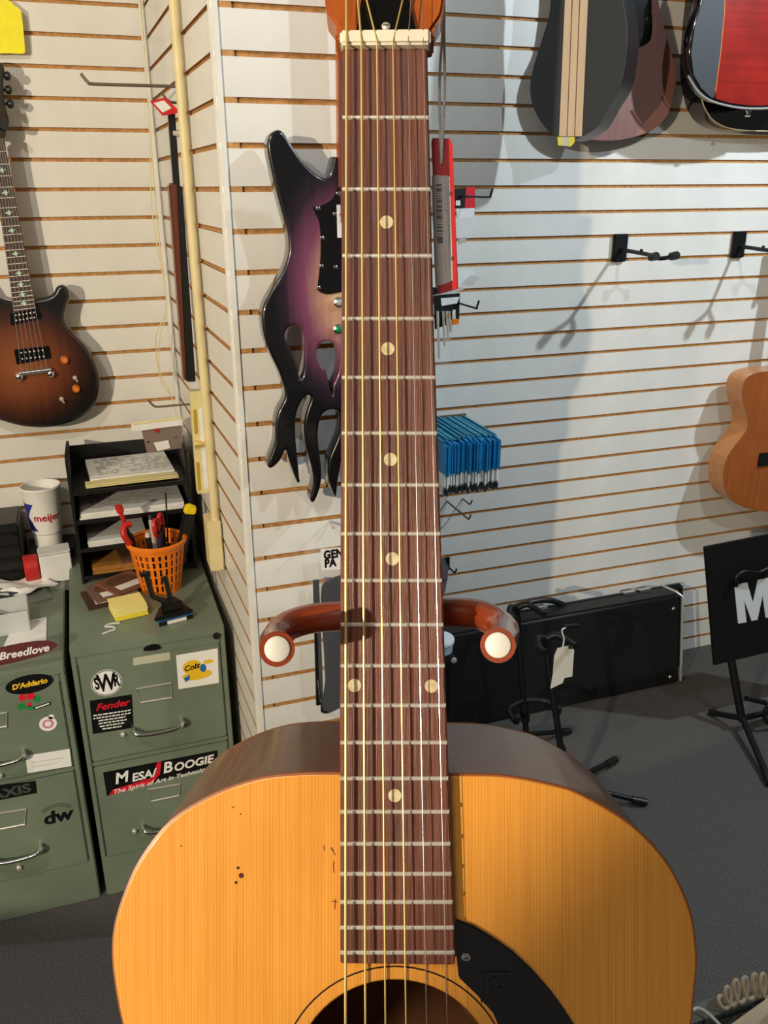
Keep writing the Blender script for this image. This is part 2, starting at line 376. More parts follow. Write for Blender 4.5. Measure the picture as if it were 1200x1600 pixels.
# headstock, tilted back behind the nut
hs = gp([(532, 57), (528, 36), (514, 14), (508, 0), (503, -60), (492, -200), (484, -330), (480, -470), (600, -500), (722, -472), (716, -330), (708, -200), (700, -60), (694, 0), (689, 18), (676, 40), (671, 57)])
HT = tr(*g(601, 57)) @ rot(-11, 'X') @ tr(*[-v for v in g(601, 57)])
s = MB(); s.T = HT; s.prism(smooth_pts(hs, 3), -.016, -.0015, head_wood); s.build('headstock', guitar, bevel=.0015)
cv = gp([(557, 50), (563, 0), (572, -60), (601, -105), (630, -60), (640, 0), (650, 50)])
s = MB(); s.T = HT; s.prism(cv, -.0015, .0012, black_gloss); cover = s.build('truss_rod_cover', guitar, bevel=.0004)
s = MB(); s.T = HT; s.lathe([(.0021, .0010), (.0021, .0018), (.0012, .0023)], nickel, 14, tr(*g(603, 43)[:2], 0)); s.box((*g(603, 43)[:2], .0023), (.0026, .0004, .0004), black); s.build('screw', cover)
for i in range(6):
    sx_ = -1 if i < 3 else 1; yy = -150 - (i % 3) * 120
    c = Vector(g(600 + sx_ * 62, yy)); s = MB(); s.T = HT @ tr(c.x, c.y, 0)
    s.lathe([(.005, -.002), (.005, 0), (.003, .001), (.003, .009)], nickel, 14); s.tube([(0, 0, -.010), (sx_ * .03, 0, -.010)], .002, nickel, 8)
    s.box((sx_ * .034, 0, -.010), (.009, .012, .006), bone); s.build('tuning_machine', guitar)
NUTX = [541.7, 564.7, 589, 614, 637.5, 661]; TOPX = [549, 562.5, 583, 619, 638.5, 657]; BOTX = [540, 571, 602.3, 634.3, 666.5, 698.5]
GAUGE = [.00068, .00057, .00046, .00040, .00024, .00019]
for i in range(6):
    a = g(NUTX[i], 64, .0042 + GAUGE[i]); b = g(BOTX[i], 1600, .0050); d = Vector(b) - Vector(a); e = Vector(a) + d * ((64 - 2139) / (64 - 1600)); e.z = .0062
    y0 = -150 - [2, 1, 0, 0, 1, 2][i] * 120; x0 = 600 + (-62 if i < 3 else 62)
    p = Vector(a) + (HT @ Vector((*g(x0, y0)[:2], .006)) - Vector(a)); q = Vector(g(TOPX[i], 0, .0028))
    MB().tube([p, Vector(a) + (p - Vector(a)) * .1, a, e], GAUGE[i], brass if i < 4 else steel, 8).build('string', guitar)
# pickguard with screw and embossed mark
pg = gp([(711, 1433), (740, 1444), (770, 1462), (800, 1483), (830, 1511), (860, 1545), (880, 1573), (900, 1604), (930, 1680), (940, 1760), (925, 1840), (880, 1890), (820, 1900), (775, 1870), (772, 1840), (790, 1770), (797, 1690), (790, 1628), (770, 1580), (745, 1552), (716, 1524), (712, 1480)], TZ)
pick = MB().prism(pg, TZ, TZ + .0022, black_gloss).build('pickguard', guitar, bevel=.0006)
MB().lathe([(.0023, TZ + .002), (.0023, TZ + .0028), (.0012, TZ + .0033)], chrome, 16, tr(*g(727, 1492, TZ)[:2], 0)).box((*g(727, 1492, TZ)[:2], TZ + .0034), (.0026, .0005, .0003), black).build('screw', pick)
s = MB()
for x0, x1, y0, y1 in ((750, 753, 1514, 1562), (758, 762, 1518, 1556), (758, 795, 1514, 1519), (770, 776, 1522, 1548), (783, 788, 1520, 1542), (766, 792, 1538, 1542), (792, 795, 1514, 1548)):
    A = g(x0, y0, TZ); B = g(x1, y1, TZ); s.box(((A[0] + B[0]) / 2, (A[1] + B[1]) / 2, TZ + .0024), (B[0] - A[0], A[1] - B[1], .0012), mat('dark_chrome', (70, 70, 72), .2, metal=.8))
s.build('emblem', pick, bevel=.0003)
br = gp([(490, 2150), (505, 2120), (735, 2120), (750, 2150), (735, 2185), (505, 2185)], TZ)
bridge = MB().prism(br, TZ, TZ + .009, rosewood).box((*g(620, 2139, TZ)[:2], TZ + .010), (.075, .003, .006), bone).build('bridge', guitar, bevel=.001)
dark_hole = mat('pin_hole_dark', (70, 22, 12), .8)
for x, y, r in ((372, 1356, .0008), (377, 1368, .0013), (369, 1379, .0008), (283, 1322, .0004), (376, 1272, .0004)):
    MB().lathe([(r, TZ - .0004), (r, TZ + .00006)], dark_hole, 14, tr(*g(x, y, TZ)[:2], 0)).build('pin_hole', guitar)
s = MB()
for L in ([(518, 1324), (521, 1330)], [(517, 1324), (524, 1336)], [(522, 1345), (521, 1352), (522, 1364)], [(506, 1321), (507, 1329)], [(524, 1405), (523, 1421)], [(518, 1408), (527, 1409)], [(362, 1262), (367, 1260)]):
    s.tube([g(x, y, TZ) for x, y in L], .00022, dark_hole, 5)
sc_ = s.build('scratch_marks', guitar); sc_['kind'] = 'stuff'

# ---- wooden yoke stand that holds it
stand = thing('guitar_stand', 'reddish wooden guitar stand whose two-armed yoke with white end caps holds the neck', 'stand', GF.M)
def yoke_arm(sgn, cap, pts):
    P = smooth_pts([g(*p) for p in pts], 6, closed=False)
    a = MB().tube(P, .0077, yoke_wood, 20).build('yoke_arm', stand)
    e = Vector(P[-1]); d = (e - Vector(P[-3])).normalized()
    Q = d.to_track_quat('Z', 'Y').to_matrix().to_4x4(); Q.translation = e
    MB().lathe([(.0055, -.001), (.0055, .0006), (.0048, .0011)], white_trim, 28, Q).build('end_cap', a)
yoke_arm(-1, None, [(600, 956, -.036), (540, 962, -.036), (490, 966, -.034), (450, 978, -.026), (432, 998, -.012), (430, 1006, .008), (433, 1014, .043)])
yoke_arm(1, None, [(600, 956, -.036), (660, 958, -.036), (710, 957, -.034), (755, 962, -.027), (785, 982, -.013), (784, 998, .008), (778, 1008, .043)])
yoke_wood2 = yoke_wood
pc = Vector(g(602, 956, -.036)); low = Vector(g(625, 2600, -.14)); base_w = None
CT = .965                                            # counter height
top_w = GF.M @ pc; gb = GF.M @ Vector((*GF.loc(640, 2742, TZ), TZ)); gbb = gb - GF.ez * .11
inv = GF.M.inverted()
foot = Vector((top_w.x + .02, top_w.y + .06, CT + .012)); elbow = Vector((top_w.x + .01, top_w.y + .08, top_w.z - .08))
post = MB().tube(smooth_pts([tuple(inv @ v) for v in (top_w, top_w + Vector((.004, .03, -.01)), elbow, foot)], 6, closed=False), .011, yoke_wood, 16).build('post', stand)
def Wbox(c, d, m, name, parent, inv_, bevel=.002):
    s = MB(); s.T = inv_; s.box(c, d, m); return s.build(name, parent, bevel=bevel)
Wbox((foot.x, foot.y - .16, CT + .008), (.24, .40, .016), yoke_wood, 'base', stand, inv)
for k in (-1, 1):
    s = MB(); s.T = inv; c0 = gb + GF.ex * (k * .09) - Vector((0, 0, .028))
    s.tube([c0 - GF.ez * .13, c0 + GF.ez * .02, c0 + GF.ez * .03 + Vector((0, 0, .03))], .009, yoke_wood, 12); s.tube([c0 - GF.ez * .08, Vector((c0.x, c0.y + .06, CT + .014))], .009, yoke_wood, 12)
    s.build('cradle_arm', stand)

# ---- red price tag hanging beside the neck
tagf = GF
pt = thing('price_tag', 'red price tag with barcode label hanging on white string right of the guitar neck', 'tag', GF.M)
ZT = -.0135
redm = mat('red_card', (206, 34, 34), .45, noise=.08, nscale=20)
MB().prism(gp([(674, 222), (676, 216), (703, 217), (707, 226), (716, 451), (684, 460)], ZT), ZT - .0004, ZT + .0004, redm).build('card', pt)
lab = mat('label_paper', (206, 198, 190), .4, noise=.03, nscale=30)
lb = MB().prism(smooth_pts(gp([(677, 275), (690, 274.5), (701, 276), (703, 290), (707, 425), (706, 438), (696, 443), (684, 446), (680, 440), (675, 290)], ZT + .0005), 3), ZT + .0004, ZT + .0006, lab).build('label_sticker', pt)
s = MB(); yb = 288
while yb < 380:
    wd = random.choice((.8, 1.2, 2.0)); s.prism(gp([(681 + (yb - 288) * .02, yb), (690 + (yb - 288) * .02, yb), (690.5 + (yb - 288) * .02, yb + wd), (681.5 + (yb - 288) * .02, yb + wd)], ZT + .0006), ZT + .0006, ZT + .00065, black); yb += wd + random.choice((1.0, 1.6, 2.4))
s.build('barcode', lb)
s = MB()
for xx, a, b in ((695, 284, 330), (698, 290, 420), (693, 390, 420), (700, 282, 400)):
    q = a
    while q < b:
        l = random.uniform(2, 6); s.prism(gp([(xx + (q - 284) * .025, q), (xx + 1.2 + (q - 284) * .025, q), (xx + 1.2 + (q - 284) * .025, q + l), (xx + (q - 284) * .025, q + l)], ZT + .0006), ZT + .0006, ZT + .00065, grey_print); q += l + 2
s.build('small_print', lb)
string_m = mat('white_string', (222, 216, 212), .8, noise=.1, nscale=300, bump=.5)
s = MB()
for L in ([(692, -40, -.034), (692, 40, -.030), (687, 120, -.020), (688, 205, -.012), (690, 252, -.0125)], [(694, -40, -.034), (694, 60, -.028), (695, 130, -.020), (692, 205, -.012), (690, 252, -.0125), (688, 256, -.0145)]):
    s.tube(smooth_pts([g(*p) for p in L], 5, closed=False), .0007, string_m, 8)
s.build('string', pt)

# ================================================================ GUITARS ON THE WALLS
def hanger_hook(parent_label, P, reach, name='wall_hook'):
    """black plate on the slats with a padded yoke, reaching out to hold a headstock"""
    h = thing('guitar_hanger', parent_label, 'hanger', Vector(P))
    MB().box((0, -.006, 0), (.035, .012, .09), black_metal).build('plate', h, bevel=.002)
    MB().tube([(0, -.008, 0), (0, -reach, -.004)], .005, black_metal, 10).build('arm', h)
    for k in (-1, 1):
        MB().tube(smooth_pts([(0, -reach + .004, -.004), (k * .02, -reach - .008, -.006), (k * .034, -reach - .035, -.004)], 4, closed=False), .0055, black_metal, 10).tube([(k * .034, -reach - .030, -.004), (k * .034, -reach - .046, -.003)], .009, black_metal, 12).build('prong', h)
    return h
# ---- flame bodied bass on the column
BY = 1.635
BF = wallframe(515, 480, BY)
bass = thing('bass_guitar', 'purple burst bass guitar with flame-shaped cutout body hanging on the column', 'guitar', BF.M)
bo = [(436, 204), (425, 209), (420, 220), (420, 236), (426.7, 270), (434.7, 303), (444, 337), (451, 363), (453, 385), (451, 402), (442, 427), (422, 460), (411, 487), (414, 525), (425, 555), (437, 580), (446, 607), (446, 625), (437, 642), (432, 662), (431, 692), (420, 725), (425, 731), (437, 720), (447, 702), (454, 722), (466, 754), (467, 745), (464, 712), (461, 680), (462, 650), (469, 630), (479, 617.5), (486, 618), (487, 626), (481, 643), (477, 662), (478, 687), (484, 712), (490, 737), (491, 757), (486.5, 780), (491, 784), (499, 765), (502, 742), (500, 717), (497, 692), (497, 670), (502, 650), (512, 641), (525, 640), (532, 648), (532, 675), (525, 695), (516, 717), (514, 737), (517, 757), (525, 776), (527, 755), (531, 732), (535, 718), (545, 745), (556, 772), (562, 740), (560, 700), (570, 664), (585, 690), (596, 730), (604, 700), (600, 650), (618, 610), (632, 560), (636, 500), (620, 440), (606, 400), (606, 350), (616, 310), (620, 280), (610, 272), (596, 290), (584, 296), (578, 260), (529, 247), (523, 248), (520, 260), (516, 273), (510, 279), (501, 277), (487, 267), (471, 250), (456, 229), (445, 211)]
h1 = [(462.5, 507), (451, 511), (445, 521), (446, 532), (454, 547), (462, 570), (469, 594), (475, 585), (477, 562), (477, 535), (474, 517)]
h2 = [(512, 532), (502, 535), (496, 545), (494, 556), (499, 570), (509, 580), (513, 598), (520, 620), (522, 602), (529, 585), (532, 563), (530, 545), (522, 535)]
bassmat = burst('bass_burst', [(.0, (206, 176, 132)), (.30, (190, 142, 118)), (.55, (124, 66, 92)), (.82, (40, 26, 38)), (.98, (12, 11, 13))], BF.loc(530, 452), (.142, .26), .08, 160, .12)
MB().mesh(slab(smooth_pts(BF.pts(bo), 3), [smooth_pts(BF.pts(h1), 3), smooth_pts(BF.pts(h2), 3)], -.040, 0, .006, 4, .0045), bassmat).build('body', bass, angle=60)
bpg = smooth_pts(BF.pts([(489, 323), (496, 324), (504, 320), (520, 310), (533, 289), (560, 300), (596, 330), (592, 380), (575, 440), (535, 455), (512, 459.5), (500, 456), (496, 449), (499, 420), (501, 385), (499, 350), (493, 334)]), 3)
bpick = MB().prism(bpg, 0, .003, black_gloss).build('pickguard', bass, bevel=.0006)
for x, y in ((528, 303), (496.5, 326), (523, 335), (503, 372), (502, 416), (524, 418), (497.5, 450)):
    MB().lathe([(.0045, .0028), (.0045, .0042), (.002, .0055)], chrome, 12, tr(*BF.loc(x, y), 0)).build('screw', bpick)
crystal = mat('crystal_knob', (220, 232, 228), .1, metal=.6); greenk = mat('green_knob', (30, 150, 90), .15, metal=.4)
for x, y, m in ((527, 471.5, crystal), (526, 513, greenk)):
    MB().lathe([(.0105, 0), (.0105, .006), (.0095, .012), (.006, .014)], chrome, 10, tr(*BF.loc(x, y), 0)).lathe([(.007, .013), (.006, .017), (.003, .019)], m, 8, tr(*BF.loc(x, y), 0)).build('knob', bass, smooth=False)
a, b = BF.loc(526, 320, .004), BF.loc(545, 371, .004)
MB().box(((a[0] + b[0]) / 2, (a[1] + b[1]) / 2, .0045), (b[0] - a[0], a[1] - b[1], .001), white_paper).box((*BF.loc(533, 335), .0052), (.010, .004, .0004), mat('red_ink', (220, 90, 90), .6)).build('price_sticker', bass)
nb = BF.loc(531, 330), BF.loc(578, 330)
cxn = (nb[0][0] + nb[1][0]) / 2
zt = 2.60 - BF.o.z
MB().prism([(cxn - .031, nb[0][1]), (cxn + .031, nb[0][1]), (cxn + .021, zt), (cxn - .021, zt)], -.016, .004, head_wood).build('neck', bass, bevel=.003)
MB().prism([(cxn - .030, nb[0][1] - .02), (cxn + .030, nb[0][1] - .02), (cxn + .020, zt), (cxn - .020, zt)], .0042, .010, rosewood).build('fretboard', bass)
MB().prism([(cxn - .021, zt), (cxn + .021, zt), (cxn + .05, zt + .05), (cxn + .03, zt + .19), (cxn - .04, zt + .17), (cxn - .045, zt + .04)], -.014, .003, black_gloss).build('headstock', bass, bevel=.002)
for k in range(4):
    xx = (k - 1.5)
    MB().tube([(cxn + xx * .012, zt + .12, .008), (cxn + xx * .012, zt, .012), (cxn + xx * .016, BF.loc(550, 480)[1], .014)], .0009, steel, 6).build('string', bass)
hanger_hook('black wall hanger high on the column holding the flame bass', (BF.o.x + cxn, WALL_C, zt + .03 + BF.o.z), .06)

# ---- sunburst electric at left
SY = 2.615
SF = wallframe(40, 560, SY)
sb = thing('electric_guitar', 'brown sunburst double-cutaway electric guitar hanging at the left edge', 'guitar', SF.M)
so = [(54, 468), (75, 464), (84, 458), (88, 450), (93, 446.5), (99, 446), (106, 451), (109, 464), (104, 480), (101, 494), (104, 507), (116, 522), (135, 542), (148, 565), (155, 587), (156, 606), (151, 627), (139, 644), (120, 657), (94, 666), (66, 669), (37, 667), (12, 661), (-15, 652), (-45, 634), (-66, 606), (-72, 575), (-64, 548), (-50, 528), (-45, 508), (-50, 488), (-60, 468), (-54, 446), (-40, 438), (-26, 448), (-16, 462), (0, 466), (20, 471)]
sbm = burst('sunburst', [(.0, (150, 88, 48)), (.45, (118, 62, 32)), (.72, (66, 30, 16)), (.90, (20, 14, 11)), (1.0, (9, 8, 7))], SF.loc(32, 572), (.235, .215), .1, 60, .16)
MB().mesh(slab(smooth_pts(SF.pts(so), 4), [], -.045, 0, .010, 4), sbm).build('body', sb, angle=60)
nk = SF.pts([(7, 225), (53, 478), (24, 487), (-17, 225)])
MB().prism(SF.pts([(4, 222), (50, 478), (24, 484), (-16, 222)]), -.016, .003, neck_wood).build('neck', sb, bevel=.004)
dkb = wood('dark_board', (84, 62, 50), (50, 34, 28), .5, 0, 300)
MB().prism(SF.pts([(6, 216), (56, 481), (22, 489), (-17, 216)], .010), .003, .010, dkb).build('fretboard', sb)
for i in range(22):
    f_ = (1 - 2 ** (-(i + 1) / 12)) / (1 - 2 ** (-22.3 / 12)); y = 216 + (485 - 216) * f_
    a = SF.loc(-17 + 39 * f_, y + 1.5 * f_, .010); b = SF.loc(6 + 50 * f_, y - 2.5 * f_, .010)
    MB().tube([(*a, .0102), (*b, .0102)], .0011, nickel, 6).build('fret', sb)
    if i in (2, 4, 6, 8, 11, 14, 16, 18, 20):
        f2 = (1 - 2 ** (-(i + .5) / 12)) / (1 - 2 ** (-22.3 / 12)); c = SF.loc(-6 + 45 * f2, 216 + 269 * f2, .010)
        q = [(-.010, -.002), (-.003, .003), (.002, .008), (.003, .002), (.010, .003), (.004, -.003), (.001, -.008), (-.003, -.003)]
        MB().prism([(c[0] + p[0], c[1] + p[1] * .9) for p in q], .0098, .0104, mat('abalone', (196, 226, 204), .2)).build('bird_inlay', sb)
hsp = SF.pts([(6, 216), (9, 205), (14, 190), (8, 165), (5, 130), (4, 100), (-30, 92), (-36, 140), (-32, 180), (-27, 205), (-17, 216)])
MB().prism(smooth_pts(hsp, 3), -.014, .002, mat('olive_headstock', (46, 40, 26), .25, coat=.5)).build('headstock', sb, bevel=.002)
for x, y in ((10, 162), (7, 140), (5, 118)):
    c = SF.loc(x, y)
    MB().tube([(c[0] - .012, c[1], -.006), (c[0] + .004, c[1], -.006)], .003, black_metal, 8).lathe([(.004, 0), (.010, .004), (.011, .012), (.007, .017)], black, 12, tr(c[0], c[1], -.006) @ rot(90, 'Y')).build('tuning_machine', sb)
def pickup(fr, px4, par):
    p = fr.pts(px4); s = MB(); s.prism(p, 0, .006, black_gloss); pk = s.build('pickup', par, bevel=.0015)
    c = Vector(((p[0][0] + p[1][0] + p[2][0] + p[3][0]) / 4, (p[0][1] + p[1][1] + p[2][1] + p[3][1]) / 4)); u = (Vector(p[1]) - Vector(p[0])) * .62
    v = (Vector(p[3]) - Vector(p[0])) * .42
    s = MB()
    for r in (-.5, .5):
        for k in range(6):
            q = c + u * ((k - 2.5) / 5) + v * r; s.lathe([(.0024, .006), (.0024, .0074), (.0012, .008)], nickel, 8, tr(q.x, q.y, 0))
    s.build('pole_pieces', pk)
pickup(SF, [(15, 489), (60, 482), (66, 497), (17, 508)], sb); pickup(SF, [(22, 546), (76, 540), (80, 559), (26, 569)], sb)
s = MB(); a = SF.loc(30, 584, .012); b = SF.loc(80, 578, .012)
s.tube([(*a, .010), (*b, .010)], .007, chrome, 12)
for x, y in ((31, 588), (80, 583)): s.lathe([(.011, 0), (.011, .008), (.008, .014), (.0085, .018), (.004, .020)], chrome, 16, tr(*SF.loc(x, y), 0))
s.build('bridge', sb)
amber = mat('amber_knob', (214, 104, 30), .15, coat=.6)
for x, y in ((101, 562), (119, 607)): MB().lathe([(.0115, 0), (.011, .010), (.009, .013), (.009, .0135)], amber, 20, tr(*SF.loc(x, y), 0)).lathe([(.004, .0135), (.003, .0145)], brass, 10, tr(*SF.loc(x, y), 0)).build('knob', sb)
for x, y in ((117, 590), (96, 623)):
    c = SF.loc(x, y); MB().lathe([(.006, 0), (.006, .004)], nickel, 12, tr(*c, 0)).tube([(*c, .004), (c[0] + .006, c[1] - .008, .018)], [.002, .003], nickel, 8).build('toggle_switch', sb)
for k in range(6):
    f0 = -13 + k * 3.2; f1 = 34 + k * 8
    MB().tube([(*SF.loc(f0, 216, .012), .012), (*SF.loc(f1, 583, .016), .017)], .0005, steel, 5).build('string', sb)
hp = SF.M @ Vector((*SF.loc(-14, 196), 0))
hanger_hook('black wall hanger holding the sunburst electric guitar', (hp.x, WALL_L, hp.z), WALL_L - SY - .012)

def acoustic(fr, name, label, outline, depth, face, side, bindm=None, bevel=.002):
    r = thing(name, label, 'guitar', fr.M); P = smooth_pts(fr.pts(outline), 4)
    a2 = sum(P[i][0] * P[(i + 1) % len(P)][1] - P[(i + 1) % len(P)][0] * P[i][1] for i in range(len(P))); sgn = -1 if a2 > 0 else 1
    MB().mesh(slab(P, [], -.003, 0, .001, 1), face).build('soundboard', r, angle=50)
    Q = inset(P, sgn * .0006)
    MB().loft([ring3(Q, -.003), ring3(Q, -depth)], side).build('side', r)
    if bindm: MB().tube(ring3(Q, -.0012), .0018, bindm, 6, closed=True).build('edge_binding', r)
    return r, P
def neck_up(r, fr, px, py, ztop, m, wallY):
    """neck, headstock and the hanger above the frame"""
    c = fr.loc(px, py); dz = ztop - (fr.M @ Vector((*c, 0))).z
    MB().prism([(c[0] - .028, c[1]), (c[0] + .028, c[1]), (c[0] + .022, c[1] + dz), (c[0] - .022, c[1] + dz)], -.018, .005, m).build('neck', r, bevel=.003)
    MB().prism([(c[0] - .022, c[1] + dz), (c[0] + .022, c[1] + dz), (c[0] + .036, c[1] + dz + .03), (c[0] + .034, c[1] + dz + .15), (c[0] - .034, c[1] + dz + .15), (c[0] - .036, c[1] + dz + .03)], -.016, 0, black_gloss).build('headstock', r, bevel=.002)
# right: brown one flat on the wall with the black backed one turned in front of it
mah = wood('mahogany_pink', (154, 106, 92), (124, 80, 68), .45, .3, 60, 'Y', .8, 0, .08)
GB = wallframe(960, 100, 2.47)
gb_o = [(1020, -60), (1026, -20), (1032, 20), (1040, 50), (1052, 93), (1057, 117), (1053, 147), (1043, 180), (1020, 203), (987, 215), (953, 220), (915, 216), (886, 198), (868, 165), (862, 130), (870, 95), (886, 60), (894, 20), (898, -20), (900, -60), (920, -90), (1000, -90)]
rB, PB = acoustic(GB, 'acoustic_guitar', 'pinkish brown acoustic guitar with black pickguard hanging high behind the black one', gb_o, .06, mah, mah)
MB().prism(smooth_pts(GB.pts([(1013, -30), (1018, 20), (1018, 52), (1013, 66), (1001, 73), (990, 70), (985, 20), (990, -30)]), 3), 0, .002, black_gloss).build('pickguard', rB)
neck_up(rB, GB, 962, -80, 2.62, neck_wood, WALL_R)
hb = GB.M @ Vector((*GB.loc(962, -80), 0)); hanger_hook('black wall hanger above the pinkish brown acoustic guitar', (hb.x, WALL_R, 2.65), .05)
th = math.radians(58)
ga0 = atY(900, 120, 2.30)
GA = Frame(ga0, (math.sin(math.radians(36)), -math.cos(math.radians(36)), 0), (0, 0, 1), (-math.cos(math.radians(36)), -math.sin(math.radians(36)), 0))
satin_black = mat('satin_black', (40, 41, 42), .6, noise=.1, nscale=40)
ga_o = [(862, -40), (860, 0), (857, 27), (843, 73), (832, 110), (828, 140), (833, 167), (847, 193), (866, 212), (888, 220), (912, 212), (933, 197), (950, 167), (970, 133), (978, 87), (980, 43), (973, 0), (966, -40), (940, -80), (890, -84)]
rA, PA = acoustic(GA, 'acoustic_guitar', 'black guitar turned sideways showing a striped pale maple strip down its middle', ga_o, .090, satin_black, mat('side_black', (14, 14, 15), .38))
maple = wood('maple_strip', (226, 198, 166), (208, 176, 142), .4, .2, 90, 'Y', .8); brown_line = mat('brown_line', (120, 70, 40), .5)
def band(fr, par, x0t, x1t, x0b, x1b, yt, yb, m, name, z=.0022):
    MB().prism(fr.pts([(x0t, yt), (x1t, yt), (x1b, yb), (x0b, yb)]), 0, z, m).build(name, par)
for a0, a1, c0, c1 in ((885, 895.4, 874, 885.5), (897.2, 907, 887, 897.5), (908.8, 921, 899, 909.5)): band(GA, rA, a0, a1, c0, c1, -40, 213, maple, 'maple_strip')
for a0, a1, c0, c1 in ((895.4, 897.2, 885.5, 887), (907, 908.8, 897.5, 899)): band(GA, rA, a0, a1, c0, c1, -40, 213, brown_line, 'brown_line', .002)
c0 = GA.loc(886, 219, .003)
MB().prism(GA.pts([(871, 214), (898, 214), (898, 222), (892, 229), (872, 227)], .003), .0022, .0035, mat('yellow_tape', (226, 214, 70), .5)).prism(GA.pts([(878, 214), (890, 214), (888, 228), (878, 228)], .0036), .0035, .004, mat('tape_centre', (205, 200, 170), .6)).build('end_tape', rA)
neck_up(rA, GA, 903, -70, 2.55, maple, WALL_R)
ha = GA.M @ Vector((*GA.loc(903, -70), 0)); 
hk = thing('guitar_hanger', 'long black wall arm above the black guitar with the maple strip', 'hanger', Vector((ha.x, WALL_R, 2.58)))
MB().box((0, -.006, 0), (.035, .012, .09), black_metal).build('plate', hk, bevel=.002)
MB().tube([(0, -.008, 0), (0, -(WALL_R - ha.y) + .01, -.004)], .006, black_metal, 10).build('arm', hk)
# right: red one in front of a black one with cream binding
cream_b = mat('cream_binding', (226, 214, 170), .35); silver_b = mat('silver_binding', (190, 186, 180), .3, metal=.5)
GDk = wallframe(1180, 120, 2.46)
gd_o = [(1108, -60), (1098, 0), (1092, 60), (1090, 110), (1095, 147), (1102, 170), (1117, 190), (1147, 202), (1200, 205), (1255, 203), (1290, 190), (1310, 160), (1316, 110), (1306, 50), (1290, 0), (1282, -60), (1240, -90), (1150, -90)]
rD, PD = acoustic(GDk, 'acoustic_guitar', 'glossy black guitar with cream edge binding hanging behind the red one', gd_o, .085, black_gloss, black_gloss, cream_b)
neck_up(rD, GDk, 1200, -80, 2.62, neck_wood, WALL_R)
hd = GDk.M @ Vector((*GDk.loc(1200, -80), 0)); hanger_hook('black wall hanger above the black guitar with cream binding', (hd.x, WALL_R, 2.65), .06)
GC = wallframe(1180, 80, 2.34)
gc_o = [(1100, -40), (1095, 0), (1083, 40), (1077, 83), (1081, 117), (1093, 140), (1110, 155), (1140, 164), (1173, 168), (1215, 166), (1250, 156), (1275, 130), (1284, 90), (1276, 40), (1262, 0), (1258, -40), (1220, -70), (1130, -70)]
rC = thing('electric_guitar', 'cherry red and black guitar hanging in the top right corner', 'guitar', GC.M)
PC = smooth_pts(GC.pts(gc_o), 4)
redfl = wood('red_lacquer', (166, 36, 24), (112, 20, 16), .2, 1, 40, 'X', .7, 0, .2); redfl.node_tree.nodes['Principled BSDF'].inputs['Coat Roughness'].default_value = .04
MB().mesh(slab(PC, [], -.036, 0, .005, 3), black_gloss).build('body', rC, angle=50)
MB().prism(smooth_pts(GC.pts([(1131, 20), (1125, 83), (1117, 143), (1119, 155)]), 4, closed=False) + smooth_pts(GC.pts([(1140, 161), (1173, 165), (1215, 163), (1248, 153), (1271, 128), (1279, 90), (1272, 40), (1258, 0), (1254, -40)]), 4, closed=False) + GC.pts([(1133, -40)]), -.002, .0025, redfl).build('red_front', rC, bevel=.0008)
bp_ = [p for p in gc_o if p[0] < 1125 and p[1] > -50]
blk = [(1133, -40), (1131, 20), (1125, 83), (1117, 143), (1114, 153), (1110, 152), (1095, 138), (1083, 117), (1079, 83), (1085, 40), (1097, 0), (1102, -40)]
MB().prism(GC.pts(blk), -.002, .003, satin_black).build('black_panel', rC)
MB().tube([(*p, .0015) for p in GC.pts([(1133, -40), (1131, 20), (1125, 83), (1117, 143)])], .002, orange_plastic, 6).build('amber_seam', rC)
MB().tube([(*p, -.003) for p in smooth_pts(GC.pts([(1076, 118), (1090, 141), (1110, 156.5), (1140, 165.5), (1173, 169.5), (1215, 167.5), (1250, 157)]), 4, closed=False)], .003, silver_b, 8).build('edge_binding', rC)
cb = GC.loc(1178, 172)
MB().lathe([(.009, 0), (.006, .004), (.005, .010), (.010, .014), (.006, .017)], chrome, 16, tr(cb[0], cb[1], -.024) @ rot(90, 'X')).build('strap_button', rC)
neck_up(rC, GC, 1190, -64, 2.52, neck_wood, WALL_R)
hc = GC.M @ Vector((*GC.loc(1190, -64), 0))
hk = thing('guitar_hanger', 'long black wall arm above the cherry red guitar', 'hanger', Vector((hc.x, WALL_R, 2.55)))
MB().box((0, -.006, 0), (.035, .012, .09), black_metal).build('plate', hk, bevel=.002)
MB().tube([(0, -.008, 0), (0, -(WALL_R - hc.y) + .01, -.004)], .006, black_metal, 10).build('arm', hk)
# right edge: small mahogany body
GE = wallframe(1180, 690, 2.40)
koa = wood('koa_face', (176, 96, 42), (126, 62, 24), .35, .5, 90, 'Y', .8, 0, .08); koa_s = wood('koa_side', (196, 134, 74), (160, 98, 50), .35, .5, 60, 'Y', .8)
ge_o = [(1200, 580), (1180, 583), (1166, 592), (1160, 608), (1162, 630), (1168, 652), (1166, 672), (1150, 694), (1136, 715), (1130, 742), (1135, 770), (1152, 788), (1180, 797), (1230, 803), (1290, 797), (1330, 770), (1338, 735), (1325, 700), (1300, 672), (1292, 650), (1296, 625), (1298, 600), (1285, 584), (1240, 578)]
rE, PE = acoustic(GE, 'acoustic_guitar', 'orange brown small-bodied acoustic guitar hanging at the right edge', ge_o, .085, koa, koa_s)
a, b = GE.loc(1186, 708), GE.loc(1236, 722)
MB().box(((a[0] + b[0]) / 2, (a[1] + b[1]) / 2, .004), (b[0] - a[0], a[1] - b[1], .008), black).build('bridge', rE, bevel=.002)
neck_up(rE, GE, 1236, 585, 1.55, neck_wood, WALL_R)
he = GE.M @ Vector((*GE.loc(1236, 585), 0)); hanger_hook('black wall hanger holding the orange brown guitar at the right edge', (he.x, WALL_R, 1.58), .12)
